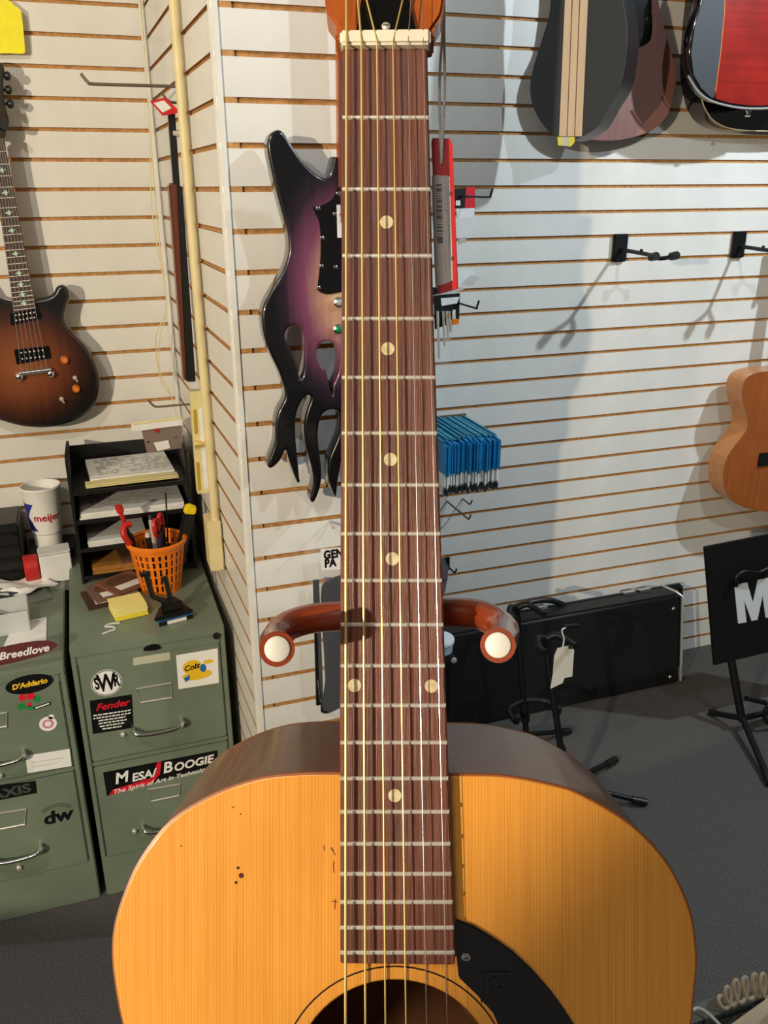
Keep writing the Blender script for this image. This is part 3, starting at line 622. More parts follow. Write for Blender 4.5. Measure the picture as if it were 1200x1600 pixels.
# the two empty hangers
def empty_hanger(px, py, label, tip, prong):
    P = atY(px, py, WALL_R); h = thing('guitar_hanger', label, 'hanger', P)
    MB().box((0, -.008, 0), (.052, .016, .088), black_metal).build('plate', h, bevel=.003)
    T = tip
    MB().tube([(0, -.016, -.005), (0, -.20, -.012)], .0065, black_metal, 12).lathe([(.004, 0), (.006, .004), (.004, .008)], black_metal, 10, tr(0, -.13, -.004)).build('arm', h)
    for k in (-1, 1):
        p = MB().tube(smooth_pts([(0, -.195, -.012), (k * .014, -.205, -.02), (k * .030, -.22, -.018), (k * .036, -.245, -.012)], 5, closed=False), .0065, black_metal, 12).build('prong', h)
        MB().tube([(k * .036, -.235, -.013), (k * .037, -.262, -.008)], .0125, black_metal, 14).build('pad', p)
    return h
empty_hanger(966, 387, 'empty black guitar hanger mid wall, left of the two', None, 1)
empty_hanger(1151, 382, 'empty black guitar hanger nearest the right edge', None, 1)

# ================================================================ LEFT CORNER
yt = thing('price_tag', 'bright yellow blank hang tag at the top left corner', 'tag', wallframe(10, 40, 2.66).M)
YF = wallframe(10, 40, 2.66)
ytm = mat('yellow_card', (250, 236, 10), .45, noise=.04, nscale=30)
MB().prism(smooth_pts(YF.pts([(-10, 2), (4, -2), (16, 2), (22, 8), (30, 14), (34, 24), (39, 76), (37, 83), (30, 84), (10, 83), (-14, 82), (-18, 60), (-16, 16)]), 3), -.001, .001, ytm).build('card', yt)
top = YF.loc(4, 4); P = YF.M @ Vector((*top, 0))
MB().tube([(*top, 0), (top[0] + .002, top[1] + .2, 0)], .001, string_m, 6).build('string', yt)
def peg(px, py, Y, wy, label, length=None, m=black_metal, wallx=None, r=.003, group=None, plate=True):
    """a peg hook: straight rod out of a groove with an upturned tip"""
    P = atY(px, py, Y)
    if wallx is None:
        base = Vector((P.x, wy, P.z)); h = thing('peg_hook', label, 'hook', base, group); L = wy - Y
        if plate: MB().box((0, -.002, .0), (.03, .004, .05), m).build('back_plate', h)
        MB().tube(smooth_pts([(0, 0, 0), (0, -L * .5, 0), (0, -L + .012, 0), (0, -L, .004), (0, -L - .012, .022)], 4, closed=False), r, m, 8).build('rod', h)
    else:
        base = Vector((wallx, Y, P.z)); h = thing('peg_hook', label, 'hook', base, group); L = wallx - P.x
        MB().box((-.002, 0, 0), (.004, .03, .05), m).build('back_plate', h)
        MB().tube(smooth_pts([(0, 0, 0), (-L * .5, 0, 0), (-L + .012, 0, 0), (-L, 0, .004), (-L - .012, 0, .02)], 4, closed=False), r, m, 8).build('rod', h)
    return h
pgm = mat('zinc_hook', (120, 104, 86), .5, metal=.5)
peg(4, -66, 2.63, WALL_L, 'peg hook above the frame holding the yellow tag', m=pgm)
peg(137, 131, 2.16, None, 'long empty peg hook high on the wall beside the corner', m=pgm, wallx=.262, r=.0035)
peg(240, 636, 2.36, None, 'short empty peg hook above the grey packet', m=pgm, wallx=.256, r=.003)
# raceway and box
rw = thing('cable_raceway', 'cream cable conduit running down beside the column to a box', 'conduit', Vector((.262, 2.047, 0)))
MB().tube([(-.012, 0, 1.02), (-.012, 0, TOP)], .0105, cream, 16).build('pipe', rw)
ob = MB().box((-.018, .02, .955), (.036, .075, .135), cream).build('outlet_box', rw, bevel=.003)
s = MB()
for k in (0, 1):
    a = [(.236 - k * .012, 2.60 - k * .02, 2.78), (.232, 2.61, 2.1), (.222 - k * .01, 2.60, 1.75), (.228, 2.60, 1.5), (.20 - k * .012, 2.60, 1.40), (.19, 2.60, 1.30 - k * .03), (.222, 2.60, 1.2), (.236, 2.60, 1.0)]
    s.tube(smooth_pts(a, 5, closed=False), .0015, cream, 6)
tag(s.build('cable'), 'loose cream cables hanging down the inner wall corner', 'cable')
# slim neck hung edge-on
WY = 2.16
NF = wallframe(290, 400, WY)
stk = thing('guitar_neck', 'slim dark wooden guitar neck hung edge-on beside the cream conduit', 'guitar neck', NF.M)
rd = wood('reddish_neck', (112, 56, 36), (84, 38, 24), .4, .3, 120)
MB().prism(NF.pts([(264, 286), (279, 285), (294, 596), (288, 597)]), -.05, -.004, rd).build('shaft', stk, bevel=.004)
MB().prism(NF.pts([(277, 290), (285, 291), (306, 597), (292, 597)]), -.05, 0, black).build('fretboard', stk, bevel=.002)
MB().prism(NF.pts([(263, 173), (274, 172), (282, 292), (272, 292)]), -.03, -.006, black).build('headstock', stk, bevel=.002)
c = NF.loc(279, 208)
MB().tube([(c[0] - .012, c[1], -.012), (c[0] + .012, c[1], -.012)], .008, nickel, 10).build('tuning_machine', stk)
peg(262, 160, WY - .0, None, 'peg hook the slim dark neck hangs from', m=pgm, wallx=.262, r=.003)
nt_ = thing('price_tag', 'red and white tag on top of the slim dark neck', 'tag', wallframe(255, 165, WY - .02).M)
TF = wallframe(255, 165, WY - .02)
MB().prism(TF.pts([(234, 158), (258, 152), (279, 172), (277, 177), (254, 181)]), -.0008, .0006, redm).build('card', nt_)
MB().prism(TF.pts([(240, 161), (256, 157), (268, 169), (254, 176)]), .0006, .0012, white_paper).build('label_sticker', nt_)
# packaged goods under it
PKF = wallframe(305, 690, 2.13)
pk = thing('packaged_strip', 'tall pale yellow boxed package with brass clasp hanging beside the conduit', 'package', PKF.M)
paley = mat('pale_yellow_card', (226, 212, 150), .5, noise=.06, nscale=25); gold = mat('gold_print', (206, 166, 60), .4, metal=.3)
MB().prism(PKF.pts([(297, 612), (322, 611), (331, 770), (309, 772)]), -.03, 0, paley).build('box', pk, bevel=.001)
MB().prism(PKF.pts([(288, 598), (312, 598), (322, 611), (297, 612)]), -.03, -.004, clear).build('clear_lid', pk)
MB().prism(PKF.pts([(302, 640), (307, 640), (309, 678), (304, 678)]), 0, .001, gold).build('gold_stripe', pk)
MB().prism(PKF.pts([(306, 722), (311, 722), (314, 765), (310, 767)]), 0, .001, gold).build('gold_stripe', pk)
MB().prism(PKF.pts([(310, 638), (321, 637), (328, 762), (319, 764)]), 0, .001, white_paper).build('white_panel', pk)
c = PKF.loc(308, 694); MB().lathe([(.012, -.004), (.010, .006), (.003, .028)], brass, 12, tr(*c, 0) @ rot(70, 'Y')).build('clasp', pk)
GPK = wallframe(250, 690, 2.38)
gpk = thing('clamshell_packet', 'grey clamshell packet with white header strip hanging above the letter tray', 'package', GPK.M)
MB().prism(GPK.pts([(205, 662), (284, 652), (286, 664), (206, 674)]), -.012, .004, white_paper).prism(GPK.pts([(207, 660), (283, 650), (284, 654), (207, 664)]), .0, .006, paley).build('header', gpk, bevel=.001)
MB().prism(GPK.pts([(222, 676), (284, 666), (287, 700), (230, 708)]), -.02, -.002, mat('taupe_card', (124, 108, 98), .5)).build('card', gpk)
MB().prism(GPK.pts([(240, 692), (263, 688), (266, 700), (246, 705)]), -.002, 0, white_paper).build('price_sticker', gpk)
c = GPK.loc(244, 672); MB().lathe([(.006, -.002), (.006, .004)], red_paint, 14, tr(*c, 0)).build('red_button', gpk)
for x, y in ((231, 690), (274, 683)): MB().lathe([(.003, -.002), (.003, .002)], chrome, 8, tr(*GPK.loc(x, y), 0)).build('rivet', gpk)

# ================================================================ FILE CABINETS
CY_ = 1.96
def cabinet(name, label, x0, x1, top, front, deep):
    F = Frame((x0, front, 0), (1, 0, 0), (0, 0, 1), (0, -1, 0)); r = thing(name, label, 'cabinet', F.M)
    W_ = x1 - x0; s = MB()
    s.box((W_ / 2, top - .012, -deep / 2), (W_, .024, deep), cab_green)
    s.box((W_ / 2, .065, -deep / 2), (W_, .13, deep), cab_green)
    for xx in (.0065, W_ - .0065): s.box((xx, (top + .106) / 2, -deep / 2), (.013, top - .154, deep), cab_green)
    s.box((W_ / 2, (top + .106) / 2, -deep + .01), (W_ - .027, top - .156, .015), cab_green)
    s.box((W_ / 2, top - .036, -.012), (W_ - .0262, .0238, .022), cab_green)
    s.box((W_ / 2, .427, -.012), (W_ - .0262, .012, .022), cab_green)
    s.build('body', r, bevel=.0025)
    return F, r, W_
def drawer(F, r, W_, z0, z1):
    d = MB().box((W_ / 2, (z0 + z1) / 2, -.009), (W_ - .030, z1 - z0, .020), cab_green).build('drawer', r, bevel=.003)
    return d
def handle(F, d, pxa, pxb):
    a = F.loc(*pxa, .02); b = F.loc(*pxb, .02); z = (a[1] + b[1]) / 2; x0, x1 = a[0], b[0]
    MB().tube(smooth_pts([(x0 + .004, z + .004, 0), (x0 + .004, z + .003, .018), (x0 + .016, z - .004, .028), ((x0 + x1) / 2, z - .007, .031), (x1 - .016, z - .004, .028), (x1 - .004, z + .003, .018), (x1 - .004, z + .004, 0)], 4, closed=False), .0052, chrome, 10).build('handle', d)
def holder(F, d, P4):
    p = F.pts(P4); s = MB(); n = 4
    s.tube([(*q, .0025) for q in p], .0022, nickel, 6, closed=True); s.prism(p, .001, .0016, cab_green); s.build('label_holder', d)
def button(F, d, px, r=.006): MB().lathe([(r, 0), (r, .008), (r * .7, .010)], nickel, 14, tr(*F.loc(*px, .005), 0)).build('latch_button', d)
STK = .0012                                            # stickers sit on the enamel
FR, cabR, WR = cabinet('file_cabinet', 'green metal file cabinet with an orange basket on top, right of the two', -.134, .240, .766, CY_, .66)
dR1 = drawer(FR, cabR, WR, .436, .720); dR2 = drawer(FR, cabR, WR, .128, .418)
handle(FR, dR1, (207, 1147), (288, 1130)); handle(FR, dR2, (222, 1298), (296, 1283))
holder(FR, dR1, [(213, 1076), (267, 1066), (269, 1089), (219, 1097)]); holder(FR, dR2, [(231, 1233), (281, 1224), (280, 1242), (236, 1251)])
button(FR, dR1, (192, 1148)); button(FR, dR2, (210, 1299))
MB().lathe([(.009, 0), (.009, .004), (.006, .005)], black, 16, tr(*FR.loc(338, 993, .0), .0)).build('lock', cabR)
MB().prism(smooth_pts(FR.pts([(224, 1015), (232, 1008), (243, 1006), (250, 1010), (244, 1014)]), 3), -.002, .006, black_metal).build('thumb_latch', cabR)
MB().prism(FR.pts([(208, 1028), (265, 1019), (266, 1031), (208, 1040)], STK), .0009, .0014, mat('old_tape', (188, 186, 160), .6)).build('tape_strip', dR1)
def T2(fr, px, py, ang, z): return tr(*fr.loc(px, py, z), z) @ rot(ang, 'Z')
wht = mat('white_print', (238, 236, 230), .5); blk_p = mat('black_print', (14, 14, 15), .4); red_p = mat('red_print', (214, 28, 44), .45)
yel_p = mat('yellow_print', (236, 190, 40), .5); grn_p = mat('green_print', (30, 130, 62), .5); blu_p = mat('blue_print', (40, 104, 170), .5)
Z1 = .0012
s = MB(); c = FR.loc(166.5, 1067, Z1); s.prism(circle(*c, .037, 36), .001, Z1, wht); s.prism(circle(*c, .0355, 36), Z1, Z1 + .0002, blk_p)
s.prism(circle(*c, .0335, 36), Z1 + .0002, Z1 + .0003, wht)
s.text('W', .066, blk_p, tr(c[0], c[1] - .001, Z1 + .0003), .62, bold=.002); s.text('S', .046, blk_p, tr(c[0] - .0230, c[1] + .001, Z1 + .0003) @ rot(4, 'Z'), .52, bold=.0018); s.text('R', .046, blk_p, tr(c[0] + .0235, c[1] + .001, Z1 + .0003), .5, bold=.0018)
tag(s.build('sticker', dR1), 'round white sticker with black lettering SWR')
s = MB(); s.prism(FR.pts([(140, 1095), (206, 1085), (209, 1137), (145, 1147)], Z1), .001, Z1, blk_p)
s.text('Fender', .027, red_p, T2(FR, 175, 1102, 0, Z1), 1.05, .35, bold=.0006)
for i in range(6):
    yy = 1113 + i * 4.6; q = 146 + (0, 0, 8, 8, 10, 14)[i]; e = (204, 204, 196, 198, 194, 190)[i]
    while q < e:
        l = random.uniform(3, 8); s.prism(FR.pts([(q, yy + (175 - q) * .15), (min(q + l, e), yy + (175 - q - l) * .15), (min(q + l, e), yy + 1.9 + (175 - q - l) * .15), (q, yy + 1.9 + (175 - q) * .15)], Z1), Z1, Z1 + .0002, wht); q += l + 1.3
tag(s.build('sticker', dR1), 'black rectangular sticker with red script lettering')
s = MB(); s.prism(FR.pts([(275, 1024), (340, 1013), (342, 1067), (279, 1077)], Z1), .001, Z1, wht)
c = FR.loc(304, 1048, Z1)
s.prism(ell(c[0] - .005, c[1] + .012, .024, .020), Z1, Z1 + .0001, yel_p); s.prism(ell(c[0] + .006, c[1] - .014, .038, .014), Z1 + .0001, Z1 + .0002, yel_p)
s.prism(FR.pts([(287, 1060), (297, 1054), (296, 1062), (290, 1066)], Z1), Z1 + .0002, Z1 + .0004, blu_p); s.prism(ell(c[0] + .022, c[1] + .004, .008, .012), Z1 + .0002, Z1 + .0003, blu_p)
s.prism(ell(c[0] + .036, c[1] + .020, .013, .006), Z1 + .0002, Z1 + .0003, yel_p); s.text('Colz', .021, blk_p, T2(FR, 299, 1043, 8, Z1 + .0003), 1, .3, bold=.0006)
tag(s.build('sticker', dR1), 'white square sticker with a yellow and blue picture')
s = MB(); s.prism(FR.pts([(161, 1207), (340, 1172), (341, 1194), (167, 1244)], Z1), .001, Z1, blk_p); s.prism(FR.pts([(176, 1234), (238, 1215), (246, 1190), (252, 1190), (250, 1209), (238, 1224), (170, 1243)], Z1), Z1, Z1 + .0001, red_p)
s.text('M', .046, wht, T2(FR, 189, 1216, 2, Z1 + .0002), .95, .2, bold=.0012); s.text('ESA/', .034, wht, T2(FR, 224, 1212, 2, Z1 + .0002), .95, .2, bold=.001); s.text('B', .046, wht, T2(FR, 261, 1200, 2, Z1 + .0002), .95, .2, bold=.0012); s.text('OOGIE', .034, wht, T2(FR, 302, 1193, 2, Z1 + .0002), .98, .2, bold=.001)
s.text('The Spirit of Art in Technology', .018, wht, T2(FR, 254, 1219, 2.5, Z1 + .0002), 1.12, .3, bold=.0002)
tag(s.build('sticker', dR2), 'long black sticker with white lettering and red flash')
FL, cabL, WL = cabinet('file_cabinet', 'green metal file cabinet with white papers on top, left of the two', -.535, -.151, .729, CY_, .66)
dL1 = drawer(FL, cabL, WL, .436, .690); dL2 = drawer(FL, cabL, WL, .128, .418)
handle(FL, dL1, (-42, 1196), (40, 1181)); handle(FL, dL2, (-18, 1348), (66, 1327))
holder(FL, dL1, [(-44, 1122), (11, 1112), (11, 1134), (-44, 1143)]); holder(FL, dL2, [(-14, 1272), (41, 1263), (39, 1287), (-14, 1297)])
button(FL, dL1, (0, 1212), .007); button(FL, dL2, (30, 1356), .007)
s = MB(); c = FL.loc(46, 1069, Z1); s.add([(p[0], p[1], Z1) for p in ell(0, 0, .054, .0255)] , [tuple(range(28))], blk_p, tr(c[0], c[1], 0) @ rot(2, 'Z')); s.text("D'Addario", .019, yel_p, tr(c[0], c[1], Z1 + .0002) @ rot(3, 'Z'), 1, .2, bold=.0008)
tag(s.build('sticker', dL1), 'black oval sticker with yellow lettering')
s = MB()
for x, y, rx, ry, m in ((34, 1104, .010, .009, grn_p), (58, 1092, .008, .010, grn_p), (48, 1106, .011, .006, grn_p), (48, 1088, .010, .010, red_p), (35, 1090, .008, .010, red_p), (46, 1101, .006, .006, red_p)):
    c = FL.loc(x, y, Z1); s.prism(ell(c[0], c[1], rx, ry), .001, Z1, m)
s.prism(FL.pts([(52, 1105), (79, 1096), (80, 1101), (54, 1109)], Z1), Z1, Z1 + .0003, blk_p); s.prism(FL.pts([(55, 1105.5), (77, 1098), (77, 1100), (55, 1107.5)], Z1), Z1 + .0003, Z1 + .0005, wht)
tag(s.build('sticker', dL1), 'worn red and green sticker under the black oval one')
s = MB(); c = FL.loc(75, 1131, Z1); pnk = mat('pink_print', (206, 120, 142), .5)
s.prism(circle(*c, .0205, 24), .001, Z1, wht); s.prism(circle(c[0] + .010, c[1] + .018, .007, 12), .001, Z1, wht)
s.add(*(lambda R_: ([p for p in R_], [(i, (i + 1) % 24, 24 + (i + 1) % 24, 24 + i) for i in range(24)]))([(p[0], p[1], Z1 + .0002) for p in circle(*c, .013, 24)] + [(p[0], p[1], Z1 + .0002) for p in circle(*c, .008, 24)]), pnk)
tag(s.build('sticker', dL1), 'small pink and white apple-shaped sticker')
MB().prism(FL.pts([(40, 1181), (109, 1170), (112, 1197), (43, 1208)], Z1), .001, Z1, wht).prism(FL.pts([(50, 1191), (100, 1183), (100, 1184.2), (50, 1192.2)], Z1), Z1, Z1 + .0002, lab).prism(FL.pts([(50, 1198), (90, 1191.5), (90, 1192.6), (50, 1199.2)], Z1), Z1, Z1 + .0002, lab).build('sticker', dL1)
gr = mat('grey_green_print', (66, 74, 64), .5)
s = MB(); s.prism(FL.pts([(-30, 1231), (56, 1220), (58, 1239), (-30, 1256)], Z1), .001, Z1, blk_p); s.text('AXIS', .036, gr, T2(FL, 17, 1238, 2, Z1), 1.25, 0, bold=.0012); s.build('sticker', dL2)
s = MB(); c = FL.loc(90, 1276, Z1); s.text('dw', .052, blk_p, tr(c[0], c[1], Z1) @ rot(2, 'Z'), 1.1, .1, bold=.002)
for k in range(3):
    A_ = [(c[0] + (.044 - k * .004) * math.cos(a / 10 * 2.0 + .55), c[1] + .004 + (.036 - k * .004) * math.sin(a / 10 * 2.0 + .55), Z1) for a in range(11)]
    s.tube(A_, .0008, gr, 4)
tag(s.build('sticker', dL2), 'black die-cut letter sticker on the lower drawer')

# ================================================================ ON THE CABINETS
TR_, TL_ = .766, .729
# letter tray, four tiers
ty = 2.335; tb = 2.61; tx0, tx1 = -.098, .222
tray = thing('letter_tray', 'black four-tier letter tray of papers at the back of the cabinet', 'tray', Vector((tx0, ty, TR_)))
tw = tx1 - tx0; td = tb - ty
for xx in (.004, tw - .004):
    MB().prism([(0, 0), (td, 0), (td, .345), (.03, .372), (0, .362)], -.004, .004, black, tr(xx, 0, 0) @ Matrix(((0, 0, 1, 0), (1, 0, 0, 0), (0, 1, 0, 0), (0, 0, 0, 1)))).build('side_panel', tray, bevel=.001)
MB().box((tw / 2, td - .004, .165), (tw - .016, .006, .33), black).build('back_panel', tray)
tiers = [.012, .096, .180, .264]
for z in tiers:
    s = MB().box((tw / 2, td / 2, z), (tw - .016, td - .01, .005), black); s.box((tw / 2, .004, z + .004), (tw - .016, .006, .012), black); s.build('shelf', tray, bevel=.0008)
def papers(name, label, x, y, z, wx, wy, h, a, m, cat='papers', prints=0, tilt=0):
    r = thing(name, label, cat, tr(x, y, z) @ rot(a, 'Z') @ rot(tilt, 'X')); n = max(1, int(h / .004))
    for k in range(n):
        MB().box((random.uniform(-.003, .003), random.uniform(-.003, .003), h / n * (k + .5)), (wx, wy, h / n * .8), m).build('sheet', r)
    if prints:
        s = MB()
        for k in range(prints):
            yy = wy * .4 - k * wy * .8 / prints; q = -wx * .4
            while q < wx * .38:
                l = random.uniform(.006, .03)
                if random.random() < .75: s.box((q + l / 2, yy, h + .0003), (min(l, wx * .42 - q), wy * .24 / prints, .0004), grey_print)
                q += l + .006
        s.build('print', r)
    return r
tz = [TR_ + z + .004 for z in tiers]
papers('paper_stack', 'white printed sheets sliding in the top tier of the letter tray', tx0 + tw * .52, ty + .155, tz[3] + .002, .23, .20, .020, 3, white_paper, prints=11)
papers('folder', 'pale yellow folder under the sheets in the top tray tier', tx0 + tw * .53, ty + .035, tz[3] + .007, .25, .035, .010, 2, paley, cat='folder')
papers('paper_stack', 'grey printed sheets in the second tray tier from the top', tx0 + tw * .49, ty + .13, tz[2], .28, .235, .022, 1, white_paper, prints=13)
papers('paper_stack', 'small white paper pile in the third tray tier from the top', tx0 + tw * .33, ty + .13, tz[1], .16, .21, .018, 2, white_paper)
ochre = mat('ochre_card', (176, 120, 50), .6, noise=.15, nscale=20); brn = mat('brown_card', (110, 72, 48), .6, noise=.2, nscale=25)
papers('magazine_pile', 'ochre and brown booklets in the bottom tray tier', tx0 + tw * .5, ty + .125, tz[0], .26, .22, .024, 1, ochre, cat='booklets')
papers('booklet', 'brown booklet lying on the bottom tray pile', tx0 + tw * .62, ty + .11, tz[0] + .025, .19, .18, .010, 6, brn, cat='booklet')
# cup
cup = thing('foam_cup', 'white foam drinking cup with blue flash and red lettering', 'cup', tr(atY(78, 856, 2.60).x, 2.60, TL_ + .068) @ Matrix.Scale(.93, 4))
foam = mat('white_foam', (232, 228, 220), .7, noise=.03, nscale=120)
H_ = .205
prof = [(.038, 0), (.041, .003), (.042, .045), (.046, .050), (.050, .10), (.057, .165), (.058, .168), (.060, .195), (.0625, .200), (.061, .205), (.057, .204), (.054, .19), (.05, .10), (.037, .01)]
MB().lathe(prof, foam, 40).build('shell', cup, angle=30)
def wraptext(s, txt, size, m, z, a0, rad, sx=1):
    tmp = MB(); tmp.text(txt, size, m, Matrix(), sx, ext=.0001, bold=.0008)
    vs = [(rad(v[1] + z) * math.sin(a0 + v[0] / rad(z)), -rad(v[1] + z) * math.cos(a0 + v[0] / rad(z)), v[1] + z) for v in tmp.v]
    s.add(vs, tmp.f, m)
def rad(z):
    for (r0, z0), (r1, z1) in zip(prof[:9], prof[1:9]):
        if z0 <= z <= z1: return r0 + (r1 - r0) * (z - z0) / max(1e-6, z1 - z0) + .0008
    return .05
s = MB(); wraptext(s, 'meijer', .034, red_p, .108, .20, rad); s.build('red_lettering', cup)
blu_c = mat('blue_flash', (34, 44, 140), .6)
s = MB(); vs = []; fs = []
NC = 8
for i in range(9):
    z = .062 + i * .0118; w_ = .25 + .30 * abs(i - 4) / 4
    for c in range(NC + 1):
        a = -1.75 + (.15 + 2.0 * w_) * c / NC; vs.append((rad(z) * math.sin(a), -rad(z) * math.cos(a), z))
for i in range(8):
    for c in range(NC): q = i * (NC + 1) + c; fs.append((q, q + 1, q + NC + 2, q + NC + 1))
s.add(vs, fs, blu_c); s.build('blue_flash', cup)
# black slotted machine at far left
bm_ = thing('slotted_case', 'black ribbed box standing at the far left behind the papers', 'box', Vector((atY(38, 860, 2.50).x - .100, 2.585, TL_)))
MB().box((.0, 0, .09), (.19, .16, .18), black).build('shell', bm_, bevel=.006)
for k in range(4): MB().box((.0, -.084, .03 + k * .04), (.17, .010, .012), black_metal).build('rib', bm_, bevel=.002)
dk = thing('storage_box', 'low dark box under the foam cup', 'box', Vector((-.20, 2.605, TL_)))
MB().box((0.02, 0, .029), (.13, .12, .058), mat('dark_brown_card', (40, 28, 24), .7, noise=.2, nscale=20)).build('shell', dk, bevel=.003); MB().box((0.02, 0, .062), (.134, .124, .010), black).build('lid', dk, bevel=.003)
# red and white box, clear tray
rb = atZ(90, 905, TL_); rbx = thing('roll_box', 'white open carton with a red end beside the foam cup', 'carton', tr(rb.x - .001, rb.y + .018, TL_ + .001) @ rot(6, 'Z'))
MB().box((0, 0, .042), (.086, .08, .084), white_paper).build('carton', rbx, bevel=.002)
MB().prism([(-.043, -.038), (.044, -.038), (.046, .04), (-.040, .04)], .0845, .087, white_paper, rot(-4, 'X')).build('flap', rbx)
MB().lathe([(.036, 0), (.040, .004), (.040, .036), (.036, .04)], red_paint, 24, tr(-.046, .0, .042) @ rot(-90, 'Y')).build('red_roll', rbx)
cb_ = atZ(118, 905, TL_); clr = thing('clear_tray', 'small clear plastic blister beside the white carton', 'package', tr(cb_.x - .01, cb_.y - .05, TL_))
MB().box((0, 0, .014), (.055, .045, .028), clear).build('blister', clr, bevel=.004)
# crumpled papers, bin, note
wv = MB(); n = 9; p0 = atZ(34, 915, TL_)
vs = [((i / (n - 1) - .5) * .19 + .012 * math.sin(j * 1.7), (j / (n - 1) - .5) * .11 + .01 * math.sin(i), .006 + .012 * (math.sin(i * 1.3 + j * .8) + 1) * .5 + .004 * random.random()) for j in range(n) for i in range(n)]
vs2 = [(v[0], v[1], v[2] - .0015) for v in vs]
fs = [(j * n + i, j * n + i + 1, (j + 1) * n + i + 1, (j + 1) * n + i) for j in range(n - 1) for i in range(n - 1)]
wv.add(vs + vs2, fs + [tuple(n * n + k for k in f[::-1]) for f in fs], white_paper)
cr = wv.build('crumpled_paper', angle=25); cr.matrix_world = tr(p0.x - .008, p0.y - .03, TL_ + .001) @ rot(10, 'Z'); tag(cr, 'crumpled white paper in front of the white carton', 'paper')
p0 = atZ(30, 935, TL_); f2 = MB().box((0, 0, .002), (.16, .10, .004), mat('grey_folder', (132, 136, 124), .5, noise=.06, nscale=14)).build('grey_sleeve', bevel=.001); f2.matrix_world = tr(p0.x, p0.y - .005, TL_) @ rot(14, 'Z'); tag(f2, 'grey green plastic sleeve under the crumpled paper', 'sleeve')
p0 = atZ(4, 930, TL_ + .004); bk = MB().box((0, 0, .004), (.085, .06, .008), mat('dark_teal', (44, 54, 56), .5)).build('dark_booklet', bevel=.001); bk.matrix_world = tr(p0.x, p0.y, TL_ + .005) @ rot(-38, 'Z'); tag(bk, 'dark slate booklet on the grey sleeve at the left edge', 'booklet')
p0 = atZ(8, 985, TL_); bn = thing('plastic_bin', 'small clear plastic bin at the left edge of the cabinet top', 'bin', tr(p0.x, p0.y + .02, TL_) @ rot(4, 'Z'))
frost = mat('frosted_plastic', (214, 216, 212), .35, alpha=.6)
for c_, d_ in (((0, -.05, .03), (.12, .004, .06)), ((0, .05, .03), (.12, .004, .06)), ((-.06, 0, .03), (.004, .10, .06)), ((.06, 0, .03), (.004, .10, .06)), ((0, 0, .003), (.12, .10, .004))): MB().box(c_, d_, frost).build('wall_panel', bn, bevel=.001)
MB().lathe([(.018, .006), (.022, .02), (.018, .028)], black, 14, tr(-.01, .01, 0)).build('contents', bn)
A_, B_, C_, D_ = (atZ(x, y, TL_ + .001) for x, y in ((22, 975), (73, 964), (72, 1006), (0, 1022)))
nt2 = MB(); nt2.add([(*v[:2], TL_ + .0006) for v in (A_, B_, C_, D_)] + [(*v[:2], TL_ + .0018) for v in (A_, B_, C_, D_)], [(0, 1, 2, 3), (7, 6, 5, 4), (0, 4, 5, 1), (1, 5, 6, 2), (2, 6, 7, 3), (3, 7, 4, 0)], white_paper)
q_ = (A_ + B_) / 2
nt2.text('PFF', .016, grey_print, tr(q_.x + .01, q_.y - .014, TL_ + .002) @ rot(4, 'Z'), 1, .2)
tag(nt2.build('note_paper'), 'white note with scribble at the front left cabinet edge', 'paper')
LF = Frame((0, CY_ - .001, 0), (1, 0, 0), (0, 0, 1), (0, -1, 0))
s = MB(); s.T = LF.M; maroon = mat('maroon_print', (96, 44, 46), .5)
c = LF.loc(37, 1019); s.text('Breedlove', .027, wht, tr(c[0], c[1], .0016) @ rot(2, 'Z'), 1.0, .3, bold=.0006)
s.prism(smooth_pts(LF.pts([(90, 1007), (70, 1000.5), (30, 1005), (-10, 1014), (-46, 1026), (-46, 1040), (-10, 1041), (30, 1033), (72, 1020)]), 3), .0004, .0014, maroon)
bl = s.build('brand_sticker'); tag(bl, 'maroon oval sticker with white script along the left cabinet front edge', 'sticker')

# orange basket with its tools
bk0 = atZ(243, 925, TR_); bx, by = bk0.x + .018, bk0.y + .02
bas = thing('pencil_basket', 'orange slotted plastic basket full of tools on the cabinet', 'basket', Vector((bx, by, TR_)))
RB, RT, HB = .052, .074, .142
s = MB(); rr = lambda z: RB + (RT - RB) * z / HB
s.lathe([(RT - .001, HB - .004), (RT + .007, HB - .002), (RT + .008, HB + .006), (RT + .001, HB + .009), (RT - .004, HB + .004), (RT - .001, HB - .004)], orange_plastic, 48, caps=False); s.build('rim', bas)
nrib = 26
for k in range(nrib):
    a = 2 * math.pi * k / nrib; t_ = Vector((-math.sin(a), math.cos(a), 0)); q = []
    s = MB()
    def cr_(z, w): 
        c_ = Vector((math.cos(a) * rr(z), math.sin(a) * rr(z), z)); n_ = Vector((math.cos(a), math.sin(a), 0)) * .0012; return [tuple(c_ + t_ * w + n_), tuple(c_ - t_ * w + n_), tuple(c_ - t_ * w - n_), tuple(c_ + t_ * w - n_)]
    s.loft([cr_(0, .0034), cr_(HB, .0052)], orange_plastic); s.build('rib', bas)
for z, h in ((.006, .012), (.034, .005), (.060, .005), (.086, .005), (.108, .005), (.132, .014)):
    MB().lathe([(rr(z - h / 2) - .0014, z - h / 2), (rr(z - h / 2) + .0013, z - h / 2), (rr(z + h / 2) + .0013, z + h / 2), (rr(z + h / 2) - .0014, z + h / 2), (rr(z - h / 2) - .0014, z - h / 2)], orange_plastic, 48, caps=False).build('hoop', bas)
MB().lathe([(RB, .001), (RB, .005)], orange_plastic, 32).build('bottom', bas)
def intool(name, label, cat, dx, dy, lean, az):
    return thing(name, label, cat, tr(bx + dx, by + dy, TR_ + .008) @ rot(az, 'Z') @ rot(lean, 'Y'))
